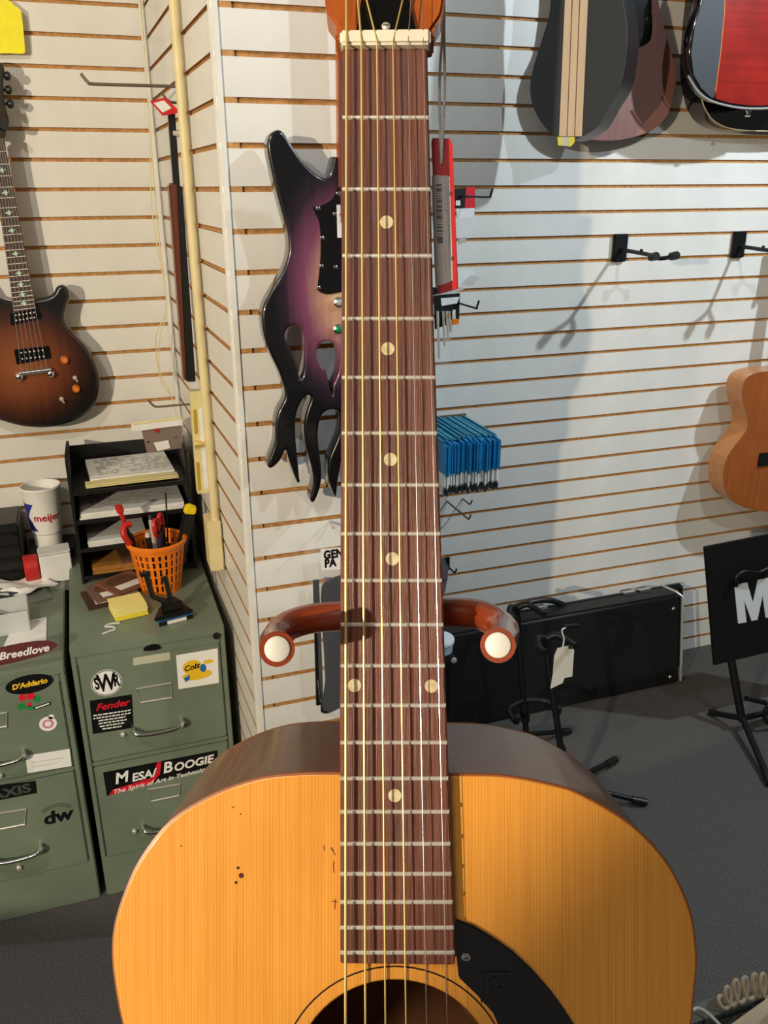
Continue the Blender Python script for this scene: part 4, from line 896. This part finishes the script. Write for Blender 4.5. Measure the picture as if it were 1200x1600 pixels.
def scissors(dx, dy, lean, az, label, L):
    r = intool('scissors', label, 'scissors', dx, dy, lean, az)
    for k in (-1, 1):
        MB().tube([(k * .012, 0, L - .052), (0, 0, L - .085), (-k * .003, 0, .005)], [.004, .004, .002], steel, 6).build('blade', r)
        MB().tube([(k * .016 + .013 * math.cos(a * math.pi / 8), 0, L - .028 + .024 * math.sin(a * math.pi / 8)) for a in range(16)], .0055, red_paint, 8, closed=True).build('handle', r)
scissors(.018, .002, -6, 62, 'red-handled scissors in the middle of the orange basket', .215)
r = intool('pliers', 'red-handled pliers at the left of the orange basket', 'pliers', -.03, -.012, -14, 10)
MB().tube([(0, 0, .004), (0, 0, .15)], [.006, .009], black_metal, 10).build('jaw', r); MB().tube(smooth_pts([(-.004, 0, .145), (-.01, 0, .18), (0, .012, .197), (.018, .018, .194)], 4, closed=False), .009, red_paint, 10).build('handle', r)
r = intool('marker', 'slim red pen standing tallest at the left of the basket', 'pen', -.036, .02, -12, 0)
MB().tube([(0, 0, .003), (0, 0, .19)], .005, black, 10).build('barrel', r); MB().tube([(0, 0, .19), (0, 0, .225), (0, 0, .228), (0, 0, .248)], [.006, .006, .010, .010], red_paint, 12).build('cap', r)
r = intool('utility_knife', 'black utility knife with yellow end at the right of the basket', 'knife', .036, .004, 17, 12)
MB().prism([(-.014, .004), (.014, .004), (.018, .205), (-.016, .205)], -.008, .008, black, rot(90, 'X')).build('grip', r, bevel=.004); MB().prism([(-.016, .205), (.018, .205), (.017, .228), (-.008, .235), (-.015, .225)], -.009, .009, yellow_paint, rot(90, 'X')).build('yellow_end', r, bevel=.004)
r = intool('screwdriver', 'thin black rod standing upright in the basket', 'rod', .026, .03, 3, 0); MB().tube([(0, 0, .003), (0, 0, .26)], .0022, black_metal, 8).build('shaft', r); MB().tube([(0, 0, .003), (0, 0, .11)], .008, black, 10).build('grip', r)
for k, (dx, dy, ln, az, h) in enumerate(((-.012, -.03, -4, 30, .165), (.006, -.038, 5, 80, .160), (-.04, -.0, -9, 0, .155), (.0, .03, 4, 120, .185), (.012, -.014, 3, 40, .170))):
    r = intool('marker', ('black marker pen nearest the front of the orange basket', 'navy marker pen at the front right of the basket', 'black marker against the left rim of the basket', 'grey steel pen behind the scissors in the basket', 'dark marker in front of the scissors in the basket')[k], 'pen', dx, dy, ln, az)
    MB().tube([(0, 0, .003), (0, 0, h)], .0075, (black, mat('navy', (24, 28, 60), .4), black, nickel, black)[k], 12).build('barrel', r); MB().tube([(0, 0, h), (0, 0, h + .012)], [.0085, .006], (nickel, black, black, black, black)[k], 12).build('cap', r)
# disc packets
for k, (px, py, a, m, lbl) in enumerate(((166, 934, 10, mat('walnut_card', (70, 46, 36), .4), 'dark brown packet lowest in the pile left of the basket'), (174, 924, 16, mat('mauve_card', (120, 96, 84), .35), 'taupe packet with white label on the pile left of the basket'), (194, 914, 30, mat('russet_card', (128, 84, 66), .4), 'russet packet leaning toward the orange basket'))):
    p0 = atZ(px, py, TR_ + .006 * k); r = thing('disc_packet', lbl, 'packet', tr(p0.x, p0.y, TR_ + .0075 * k + .0005) @ rot(a, 'Z'), 'packets beside the basket')
    MB().box((0, 0, .0035), (.115, .115, .006), m).build('sleeve', r, bevel=.001); MB().prism(ell(0, .01, .042, .036), .0065, .0072, brn).build('round_print', r); MB().box((0, -.026, .0070), (.07, .03, .0008), white_paper).build('label_sticker', r)
# sticky notes with string tag
p0 = atZ(202, 962, TR_); sn = thing('sticky_note_block', 'pale yellow note block at the front of the cabinet top', 'note pad', tr(p0.x, p0.y + .018, TR_) @ rot(10, 'Z'))
noteY = mat('note_yellow', (240, 226, 140), .7); noteB = mat('note_bright', (236, 216, 60), .7)
for k in range(6): MB().box((random.uniform(-.002, .002), random.uniform(-.002, .002), .004 + k * .0058), (.084, .072, .0054), noteB if k < 2 else noteY).build('sheet', sn)
p0 = atZ(172, 980, TR_); st = MB().tube(smooth_pts([(.025, .012, .002), (0, .014, .002), (-.012, .004, .002), (.006, -.006, .003), (.012, -.018, .002), (-.004, -.026, .002), (-.02, -.034, .002)], 5, closed=False), .0022, string_m, 7).build('string_loop'); st.matrix_world = tr(p0.x, p0.y, TR_); tag(st, 'white string loop by the yellow note block', 'string')
# black clip stand on a blue packet
p0 = atZ(273, 970, TR_); bp2 = thing('eraser_packet', 'small blue and black packet under the black clip stand', 'packet', tr(p0.x, p0.y + .012, TR_) @ rot(12, 'Z'))
MB().box((0, 0, .007), (.084, .045, .014), blu_p).box((-.002, -.0228, .006), (.088, .002, .012), black).box((0, -.0242, .006), (.05, .002, .009), white_paper).build('sleeve', bp2); MB().box((.02, .03, .004), (.05, .02, .008), white_paper).build('slip', bp2)
cs = thing('clip_stand', 'black two-armed clip stand in front of the orange basket', 'stand', tr(p0.x - .006, p0.y + .024, TR_ + .0142) @ rot(12, 'Z'))
MB().prism([(-.055, -.036), (.05, -.036), (.034, .03), (-.02, .03)], 0, .012, black).prism([(-.028, -.02), (.03, -.02), (.02, .02), (-.016, .02)], .012, .035, black).build('base', cs, bevel=.004)
MB().tube([(-.006, 0, .03), (-.042, .004, .055), (-.05, .006, .115)], .0075, black, 8).box((-.055, .006, .12), (.022, .016, .008), black).build('arm', cs); MB().tube([(.004, 0, .03), (-.004, .006, .10)], .007, black, 8).tube([(-.004, .006, .096), (-.014, .006, .094)], .006, black, 8).build('arm', cs)

# ================================================================ COLUMN: hanging parts bag
BG = wallframe(515, 960, 1.69)
bag = thing('parts_bag', 'clear plastic bag of black strips with a lettered header on the column', 'package', BG.M)
MB().prism(smooth_pts(BG.pts([(476, 830), (520, 822), (560, 824), (566, 900), (560, 1100), (545, 1108), (500, 1106), (492, 1000), (482, 900)]), 2), -.002, .014, clear).build('clear_bag', bag, bevel=.004)
MB().prism(BG.pts([(488, 905), (497, 904), (504, 1097), (493, 1100)]), .002, .010, black).build('long_strip', bag, bevel=.001)
slate = mat('slate_rubber', (26, 30, 36), .35, noise=.2, nscale=30)
MB().prism(smooth_pts(BG.pts([(500, 930), (512, 905), (545, 900), (556, 960), (552, 1060), (534, 1098), (500, 1110), (507, 1060)]), 3), .003, .013, slate).build('folded_sleeve', bag, bevel=.002)
MB().prism(BG.pts([(501, 858), (560, 853), (560, 888), (503, 891)], .015), .0145, .0155, white_paper).text('GEN', .027, black, T2(BG, 521, 866, 1, .0157), .80, bold=.0014, space=1.06).text('PA', .027, black, T2(BG, 516, 880, 1, .0157), .80, bold=.0014, space=1.06).build('header_card', bag)
MB().tube([(*BG.loc(520, 824), .004), (BG.loc(520, 824)[0], BG.loc(520, 824)[1] + .004, -.028)], .003, nickel, 6).build('hang_loop', bag)

# ================================================================ RIGHT WALL: pegs and packets
def packet(name, label, cat, fr, parts, group=None):
    r = thing(name, label, cat, fr.M, group)
    for nm, P4, z0, z1, m in parts: MB().prism(fr.pts(P4), z0, z1, m).build(nm, r)
    return r
peg(766, 308, 2.24, WALL_R, 'upper black peg hook right of the red tag')
F1 = wallframe(727, 330, 2.44)
packet('string_packet', 'red and black carded packet on the upper peg', 'package', F1, [('card', [(706, 296), (742, 291), (742, 325), (706, 326)], -.003, 0, black), ('red_print', [(728, 293), (742, 291), (742, 325), (726, 325)], 0, .001, red_p), ('white_print', [(712, 313), (719, 313), (719, 321), (712, 321)], 0, .001, wht)])
F1 = wallframe(727, 355, 2.40)
packet('clear_packet', 'white-topped clear packet hanging below the red and black card', 'package', F1, [('header', [(713, 326), (741, 325), (741, 340), (714, 341)], -.002, .001, white_paper), ('clear_pouch', [(714, 341), (738, 340), (731, 378), (716, 383)], -.008, .004, clear), ('small_parts', [(717, 372), (727, 370), (727, 379), (717, 382)], -.004, .002, nickel)])
peg(745, 482, 2.22, WALL_R, 'lower black peg hook right of the red tag')
F1 = wallframe(727, 435, 2.44)
packet('white_card', 'white card packet above the lower peg hook', 'package', F1, [('card', [(712, 422), (741, 420), (741, 436), (728, 448), (713, 446)], -.002, 0, white_paper)])
F1 = wallframe(735, 440, 2.36)
packet('grey_price_card', 'small grey price card tilted on the lower peg', 'tag', F1, [('card', [(720, 445), (736, 430), (752, 434), (736, 447)], -.001, .001, lab), ('strip', [(676, 462), (722, 448), (725, 452), (680, 465)], -.001, .001, lab)])
F1 = wallframe(700, 520, 2.34)
packet('tool_packet', 'black carded packet of silver rods hanging from the lower peg', 'package', F1, [('card', [(678, 462), (719, 458), (718, 500), (680, 515)], -.004, -.002, black), ('white_label', [(689, 466), (718, 464), (714, 474), (690, 478)], -.002, 0, white_paper), ('orange_tab', [(701, 500), (717, 498), (717, 506), (703, 509)], -.002, 0, orange_plastic), ('cream_stripe', [(707, 484), (712, 484), (712, 500), (707, 500)], -.002, -.0005, bone)])
rp = bpy.data.objects['tool_packet']
for k, (x, y1) in enumerate(((683, 590), (691.5, 570), (697, 560), (701, 548))):
    a = F1.loc(x, 486); b = F1.loc(x + 2, y1 - 30)
    MB().tube([(*a, .004), (*b, .006)], .004, nickel, 8).build('silver_rod', rp)
MB().prism(F1.pts([(680, 520), (703, 515), (701, 590), (684, 596)]), -.006, .012, clear).build('clear_pouch', rp)
# block of blue packs side by side on bars
PX1 = 1.137; NP = 24
blue1 = mat('blue_pack', (20, 124, 184), .4, noise=.15, nscale=30); blue2 = mat('teal_pack', (44, 150, 176), .4, noise=.15, nscale=30)
frosty = mat('frosted_film', (226, 228, 226), .3, alpha=.75)
ORD = 'first second third fourth fifth sixth seventh eighth ninth tenth eleventh twelfth thirteenth fourteenth fifteenth sixteenth seventeenth eighteenth nineteenth twentieth twenty-first twenty-second twenty-third twenty-fourth'.split()
proto = thing('blue_packet', 'slim blue packet with clear bottom', 'package', Vector((0, 0, 0)), 'row of blue packets right of the neck')
MB().prism([(0, 0), (-.30, 0), (-.30, .092), (-.04, .10), (0, .075)], -.0028, .0028, blue1, Matrix(((0, 0, 1, 0), (1, 0, 0, 0), (0, 1, 0, 0), (0, 0, 0, 1)))).build('sleeve', proto)
MB().box((0, -.15, .0985), (.0054, .24, .004), blue2).build('top_fold', proto)
MB().box((0, -.15, -.019), (.0044, .29, .038), white_paper).build('white_band', proto)
MB().box((0, -.15, -.052), (.0036, .28, .028), frosty).build('clear_pouch', proto)
MB().box((0, -.288, -.054), (.0042, .012, .020), mat('dark_bits', (70, 72, 74), .3, metal=.4)).build('dark_bit', proto)
MB().box((0, -.20, -.068), (.0022, .05, .008), nickel).build('silver_bit', proto)
for k in range(NP):
    o = proto if k == 0 else copy_tree(proto)
    o['label'] = 'slim blue packet with clear bottom, ' + ('rightmost in the hanging row' if k == 0 else ORD[k] + ' from the right in the hanging row')
    x = PX1 - k * .0078; o.matrix_world = tr(x, WALL_R - .012 + random.uniform(-.016, 0), 1.006 + random.uniform(-.006, .006)) @ rot(random.uniform(-.25, .25), 'Z')
bar = thing('display_bar', 'grey wall bar the row of blue packets hangs on', 'bar', Vector((PX1 - .1, WALL_R, 1.085)))
MB().box((0, -.004, 0), (.25, .008, .03), pgm).build('rail', bar)
peg(735, 789, 2.48, WALL_R, 'small bare peg hook under the blue packets', m=pgm, plate=False)
peg(733, 812, 2.36, WALL_R, 'lower bare peg hook under the blue packets', m=pgm, plate=False)

# ================================================================ CASE, STANDS, SIGN (right floor)
tolex = mat('black_tolex', (12, 12, 13), .55, noise=.3, nscale=300, bump=.3)
y0c = 2.335
bl_, br_ = atY(690, 1117, y0c), atY(1078, 1066, y0c)
XR = 2.062; LC = 1.12; HC = .365
case = thing('guitar_case', 'long black hardshell guitar case standing on its side against the right wall', 'guitar case', tr(XR - LC, y0c, 0) @ rot(-9, 'X'))
MB().box(((LC - .05) / 2, .052, HC / 2), (LC - .05, .104, HC), tolex).build('lid_half', case, bevel=.012, seg=3)
MB().box((LC / 2, .121, HC / 2), (LC + .02, .034, HC - .01), tolex, tr(.035, 0, 0)).build('base_half', case, bevel=.010, seg=3)
MB().tube([(LC - .048, -.002, .012), (LC - .046, -.002, HC - .012), (LC - .058, .02, HC + .003), (LC - .058, .10, HC + .003)], .0055, silver_b, 8).build('edge_trim', case)
for x, z in ((LC - .095, .035), (LC - .085, HC - .055)): MB().lathe([(.008, 0), (.006, .004), (.002, .006)], chrome, 12, tr(x, .0, z) @ rot(90, 'X')).build('rivet', case)
for x in (LC - .15, LC - .22, LC - .60): MB().box((x, .1, HC + .004), (.05, .04, .010), chrome).build('latch', case, bevel=.002)
MB().tube(smooth_pts([(LC - .74, .09, HC), (LC - .70, .085, HC + .03), (LC - .58, .085, HC + .034), (LC - .50, .09, HC)], 5, closed=False), .011, black, 12).build('handle', case)
def floor_stand(label, base, H, tip, yoke_w, feet, rest=0):
    r = thing('guitar_stand', label, 'stand', tr(base.x, base.y, 0)); T = Vector((tip.x - base.x, tip.y - base.y, H)); A = Vector((0, 0, .06))
    MB().tube([A, T], .0105, black_metal, 12).build('pole', r)
    MB().tube([A.lerp(T, .14), A.lerp(T, .28)], .016, black_metal, 12).build('collar', r)
    for e in feet:
        e = e - Vector((base.x, base.y, 0)); l = MB().tube([(0, 0, .075), tuple(e)], .0085, black_metal, 10).build('leg', r)
        MB().tube([tuple(e * .82 + Vector((0, 0, .012))), tuple(e)], .0125, black, 10).build('rubber_foot', l)
    for k in (-1, 1): MB().tube(smooth_pts([tuple(T), tuple(T + Vector((k * yoke_w * .6, -.012, .016))), tuple(T + Vector((k * yoke_w, -.05, .009))), tuple(T + Vector((k * yoke_w, -.09, .014)))], 5, closed=False), .010, black_metal, 10).build('yoke_arm', r)
    if rest:
        for k in (-1, 1): MB().tube(smooth_pts([tuple(A.lerp(T, .3)), tuple(A.lerp(T, .3) + Vector((k * .07, -.03, 0))), tuple(A.lerp(T, .3) + Vector((k * .075, -.09, -.01))), tuple(A.lerp(T, .3) + Vector((k * .075, -.10, .02)))], 5, closed=False), .009, black_metal, 10).build('body_rest', r)
    return r
f1 = atZ(822, 1165, .03); f2_ = atZ(884, 1238, .04)
fz = lambda x, y: atZ(x, y, .0125)
s1 = floor_stand('black tubular guitar stand in front of the case, left one', f1, .53, atY(808, 944, 2.2), .05, [fz(790, 1152), fz(890, 1142), fz(812, 1215)], 1)
s2 = floor_stand('black tubular guitar stand with a white paper tag, right of its twin', f2_, .53, atY(853, 986, 1.99), .05, [fz(962, 1187), fz(1010, 1254), fz(800, 1290)])
TGF = wallframe(878, 1030, 1.93)
wt = thing('price_tag', 'torn white paper tag hanging from the stand in front of the case', 'tag', TGF.M)
MB().prism(TGF.pts([(871, 1013), (888, 1009), (888, 1014), (897, 1015), (894, 1057), (882, 1059), (879, 1067), (860, 1076), (864, 1052), (866, 1025)]), -.0008, .0008, mat('aged_paper', (212, 206, 190), .8)).build('card', wt)
MB().tube(smooth_pts([(*q, .001) for q in TGF.pts([(884, 980), (878, 984), (879, 991), (881, 998), (879, 1012)])], 4, closed=False), .0022, string_m, 7).build('string', wt)
MB().tube([(*TGF.loc(882, 980), -.003), (*TGF.loc(906, 980), -.012)], .006, black_metal, 8).build('clip', wt)
# sign board on its stand
sgy = 2.05; SGF = wallframe(1180, 930, sgy)
pole = atZ(1160, 1122, .06)
sst = thing('sign_stand', 'black tripod stand carrying the black sign at the right edge', 'stand', Vector((pole.x, pole.y, 0)))
PB_ = Vector((0, 0, 0))
Mw = SGF.M
topP = SGF.M @ Vector((*SGF.loc(1148, 1000), -.040)) - Vector((pole.x, pole.y, 0))
MB().tube([(0, 0, .05), tuple(topP)], .014, black_metal, 12).build('pole', sst)
for px, py in ((1110, 1113), (1204, 1226), (1300, 1090)):
    e = atZ(px, py, .012) - Vector((pole.x, pole.y, 0)); l = MB().tube([(0, 0, .06), tuple(e)], .011, black_metal, 10).build('leg', sst)
    MB().tube([tuple(e * .85 + Vector((0, 0, .010))), tuple(e)], .0135, black, 10).build('rubber_foot', l)
MB().tube([(-.01, -.01, .15), (.07, -.02, .12)], .009, black_metal, 10).tube([(.12 + .055 * math.cos(a * math.pi / 10), -.03, .085 + .055 * math.sin(a * math.pi / 10)) for a in range(20)], .008, black, 8, closed=True).build('cable_ring', sst)
sign = thing('sign_board', 'flat black sign board with a large white letter M at the right edge', 'sign', SGF.M)
MB().prism(SGF.pts([(1101, 855), (1116, 1040), (1300, 996), (1290, 818)]), -.010, 0, mat('sign_black', (10, 10, 10), .5)).build('board', sign, bevel=.002)
mq = SGF.pts([(1147, 914), (1167, 910), (1176, 942), (1184, 906), (1204, 902), (1211, 962), (1196, 965), (1191, 930), (1183, 968), (1174, 970), (1162, 937), (1166, 972), (1153, 974)])
MB().prism(mq, 0, .002, mat('silver_letter', (226, 230, 232), .35, metal=.2)).build('letter', sign)
MB().tube(smooth_pts([(*q, .02) for q in SGF.pts([(1143, 912), (1144, 898), (1154, 890), (1166, 890), (1178, 891), (1190, 886), (1204, 879)])], 4, closed=False), .008, black_metal, 10).build('yoke_arm', sst).matrix_world = SGF.M

# small things peeking out right of the neck
amp = thing('speaker_cabinet', 'small black speaker cabinet mostly hidden behind the neck, left end of the case', 'speaker', Vector((.86, 2.255, 0)))
MB().box((0, 0, .20), (.27, .13, .40), tolex).build('shell', amp, bevel=.006)
MB().box((0, -.066, .20), (.23, .004, .33), black_metal).build('grille', amp)
for x, z in ((.125, .388), (-.125, .388), (.125, .012), (-.125, .012)): MB().lathe([(.010, 0), (.010, .005), (.005, .008)], nickel, 10, tr(x, -.064, z) @ rot(90, 'X')).build('corner_cap', amp)
cpn = thing('round_tub', 'pale blue round plastic tub on the speaker cabinet just right of the neck', 'tub', Vector((.958, 2.24, .40)))
lid = mat('pale_blue_plastic', (170, 190, 208), .3)
MB().lathe([(.036, 0), (.040, .003), (.043, .036)], lid, 28).build('shell', cpn); MB().lathe([(.045, .034), (.046, .036), (.046, .046), (.043, .050)], mat('white_lid', (224, 230, 236), .35), 28).build('lid', cpn)

c = atY(696, 890, 2.5); mg = thing('carry_bag', 'dark maroon bag with clear film hanging low behind the neck', 'bag', wallframe(692, 890, 2.48).M)
MF = wallframe(692, 890, 2.48)
MB().prism(smooth_pts(MF.pts([(672, 885), (690, 884), (701, 893), (698, 915), (694, 930), (672, 930)]), 3), -.03, 0, mat('maroon_cloth', (90, 30, 40), .7, noise=.2, nscale=40)).build('pouch', mg, bevel=.006)
MB().prism(MF.pts([(670, 855), (690, 862), (704, 896), (702, 928), (670, 930)]), .001, .004, clear).build('film', mg)
peg(711, 896, 2.46, WALL_R, 'short black peg hook beside the maroon bag')

# ================================================================ COUNTER, PHONE
ctr = thing('display_counter', 'shop counter with metal-edged dark glass top at the bottom right', 'counter', Vector((.4, .542, 0)))
glass_d = mat('dark_glass_top', (26, 32, 30), .12, coat=.6)
alu = mat('counter_edge', (128, 132, 124), .4, metal=.4, noise=.12, nscale=60)
MB().box((0, -.47, CT / 2 - .03), (1.9, .86, CT - .06), mat('counter_panel', (96, 78, 60), .5, noise=.1, nscale=10)).build('carcass', ctr, bevel=.004)
MB().box((0, -.47, CT - .012), (1.94, .90, .016), glass_d).build('glass_top', ctr)
MB().box((0, -.012, CT - .014), (1.96, .024, .026), alu).box((0, -.928, CT - .014), (1.96, .024, .026), alu).box((-.975, -.47, CT - .014), (.024, .92, .026), alu).box((.975, -.47, CT - .014), (.024, .92, .026), alu).build('metal_edge', ctr, bevel=.003)
beige = mat('beige_plastic', (222, 206, 180), .5, noise=.08, nscale=30)
pp = atZ(1150, 1640, CT + .03); ph = thing('telephone', 'beige desk telephone with coiled cord on the counter corner', 'telephone', tr(.64, .40, CT) @ rot(12, 'Z'))
MB().box((0, .0, .020), (.20, .21, .040), beige).build('base', ph, bevel=.008, seg=3)
hd_ = MB().tube(smooth_pts([(-.035, -.10, .058), (-.035, -.05, .068), (-.035, .01, .068), (-.035, .06, .056)], 5, closed=False), .019, beige, 14).tube([(-.035, .055, .066), (-.035, .06, .040)], [.024, .028], beige, 16).tube([(-.035, -.10, .066), (-.035, -.105, .040)], [.024, .028], beige, 16).build('handset', ph)
A0 = atZ(1196, 1556, CT + .035); pts = []; n_ = 96
cl = [atZ(x, y, CT + .010) for x, y in ((1128, 1566), (1140, 1560), (1160, 1553), (1182, 1546), (1198, 1548))]
cl = smooth_pts([tuple(v) for v in cl], 24, closed=False)
for i, p_ in enumerate(cl):
    a = i * 2 * math.pi / 16; q = .35 + .65 * min(1, i / 30); pts.append((p_[0] + .006 * math.cos(a), p_[1] + .004 * math.sin(a), CT + .003 + (.0135 * q) * (1 + math.sin(a))))
cord = MB().tube(pts, .0021, beige, 7).build('coiled_cord'); tag(cord, 'coiled beige telephone cord along the counter edge', 'cord')
cd = [atZ(x, y, CT + .006) for x, y in ((1080, 1580), (1087, 1576), (1096, 1577), (1110, 1587), (1126, 1603), (1150, 1630))]
tag(MB().tube(smooth_pts([tuple(v) for v in cd], 5, closed=False), .0018, white_trim, 8).build('cable'), 'thin white cable curving over the counter edge', 'cable')
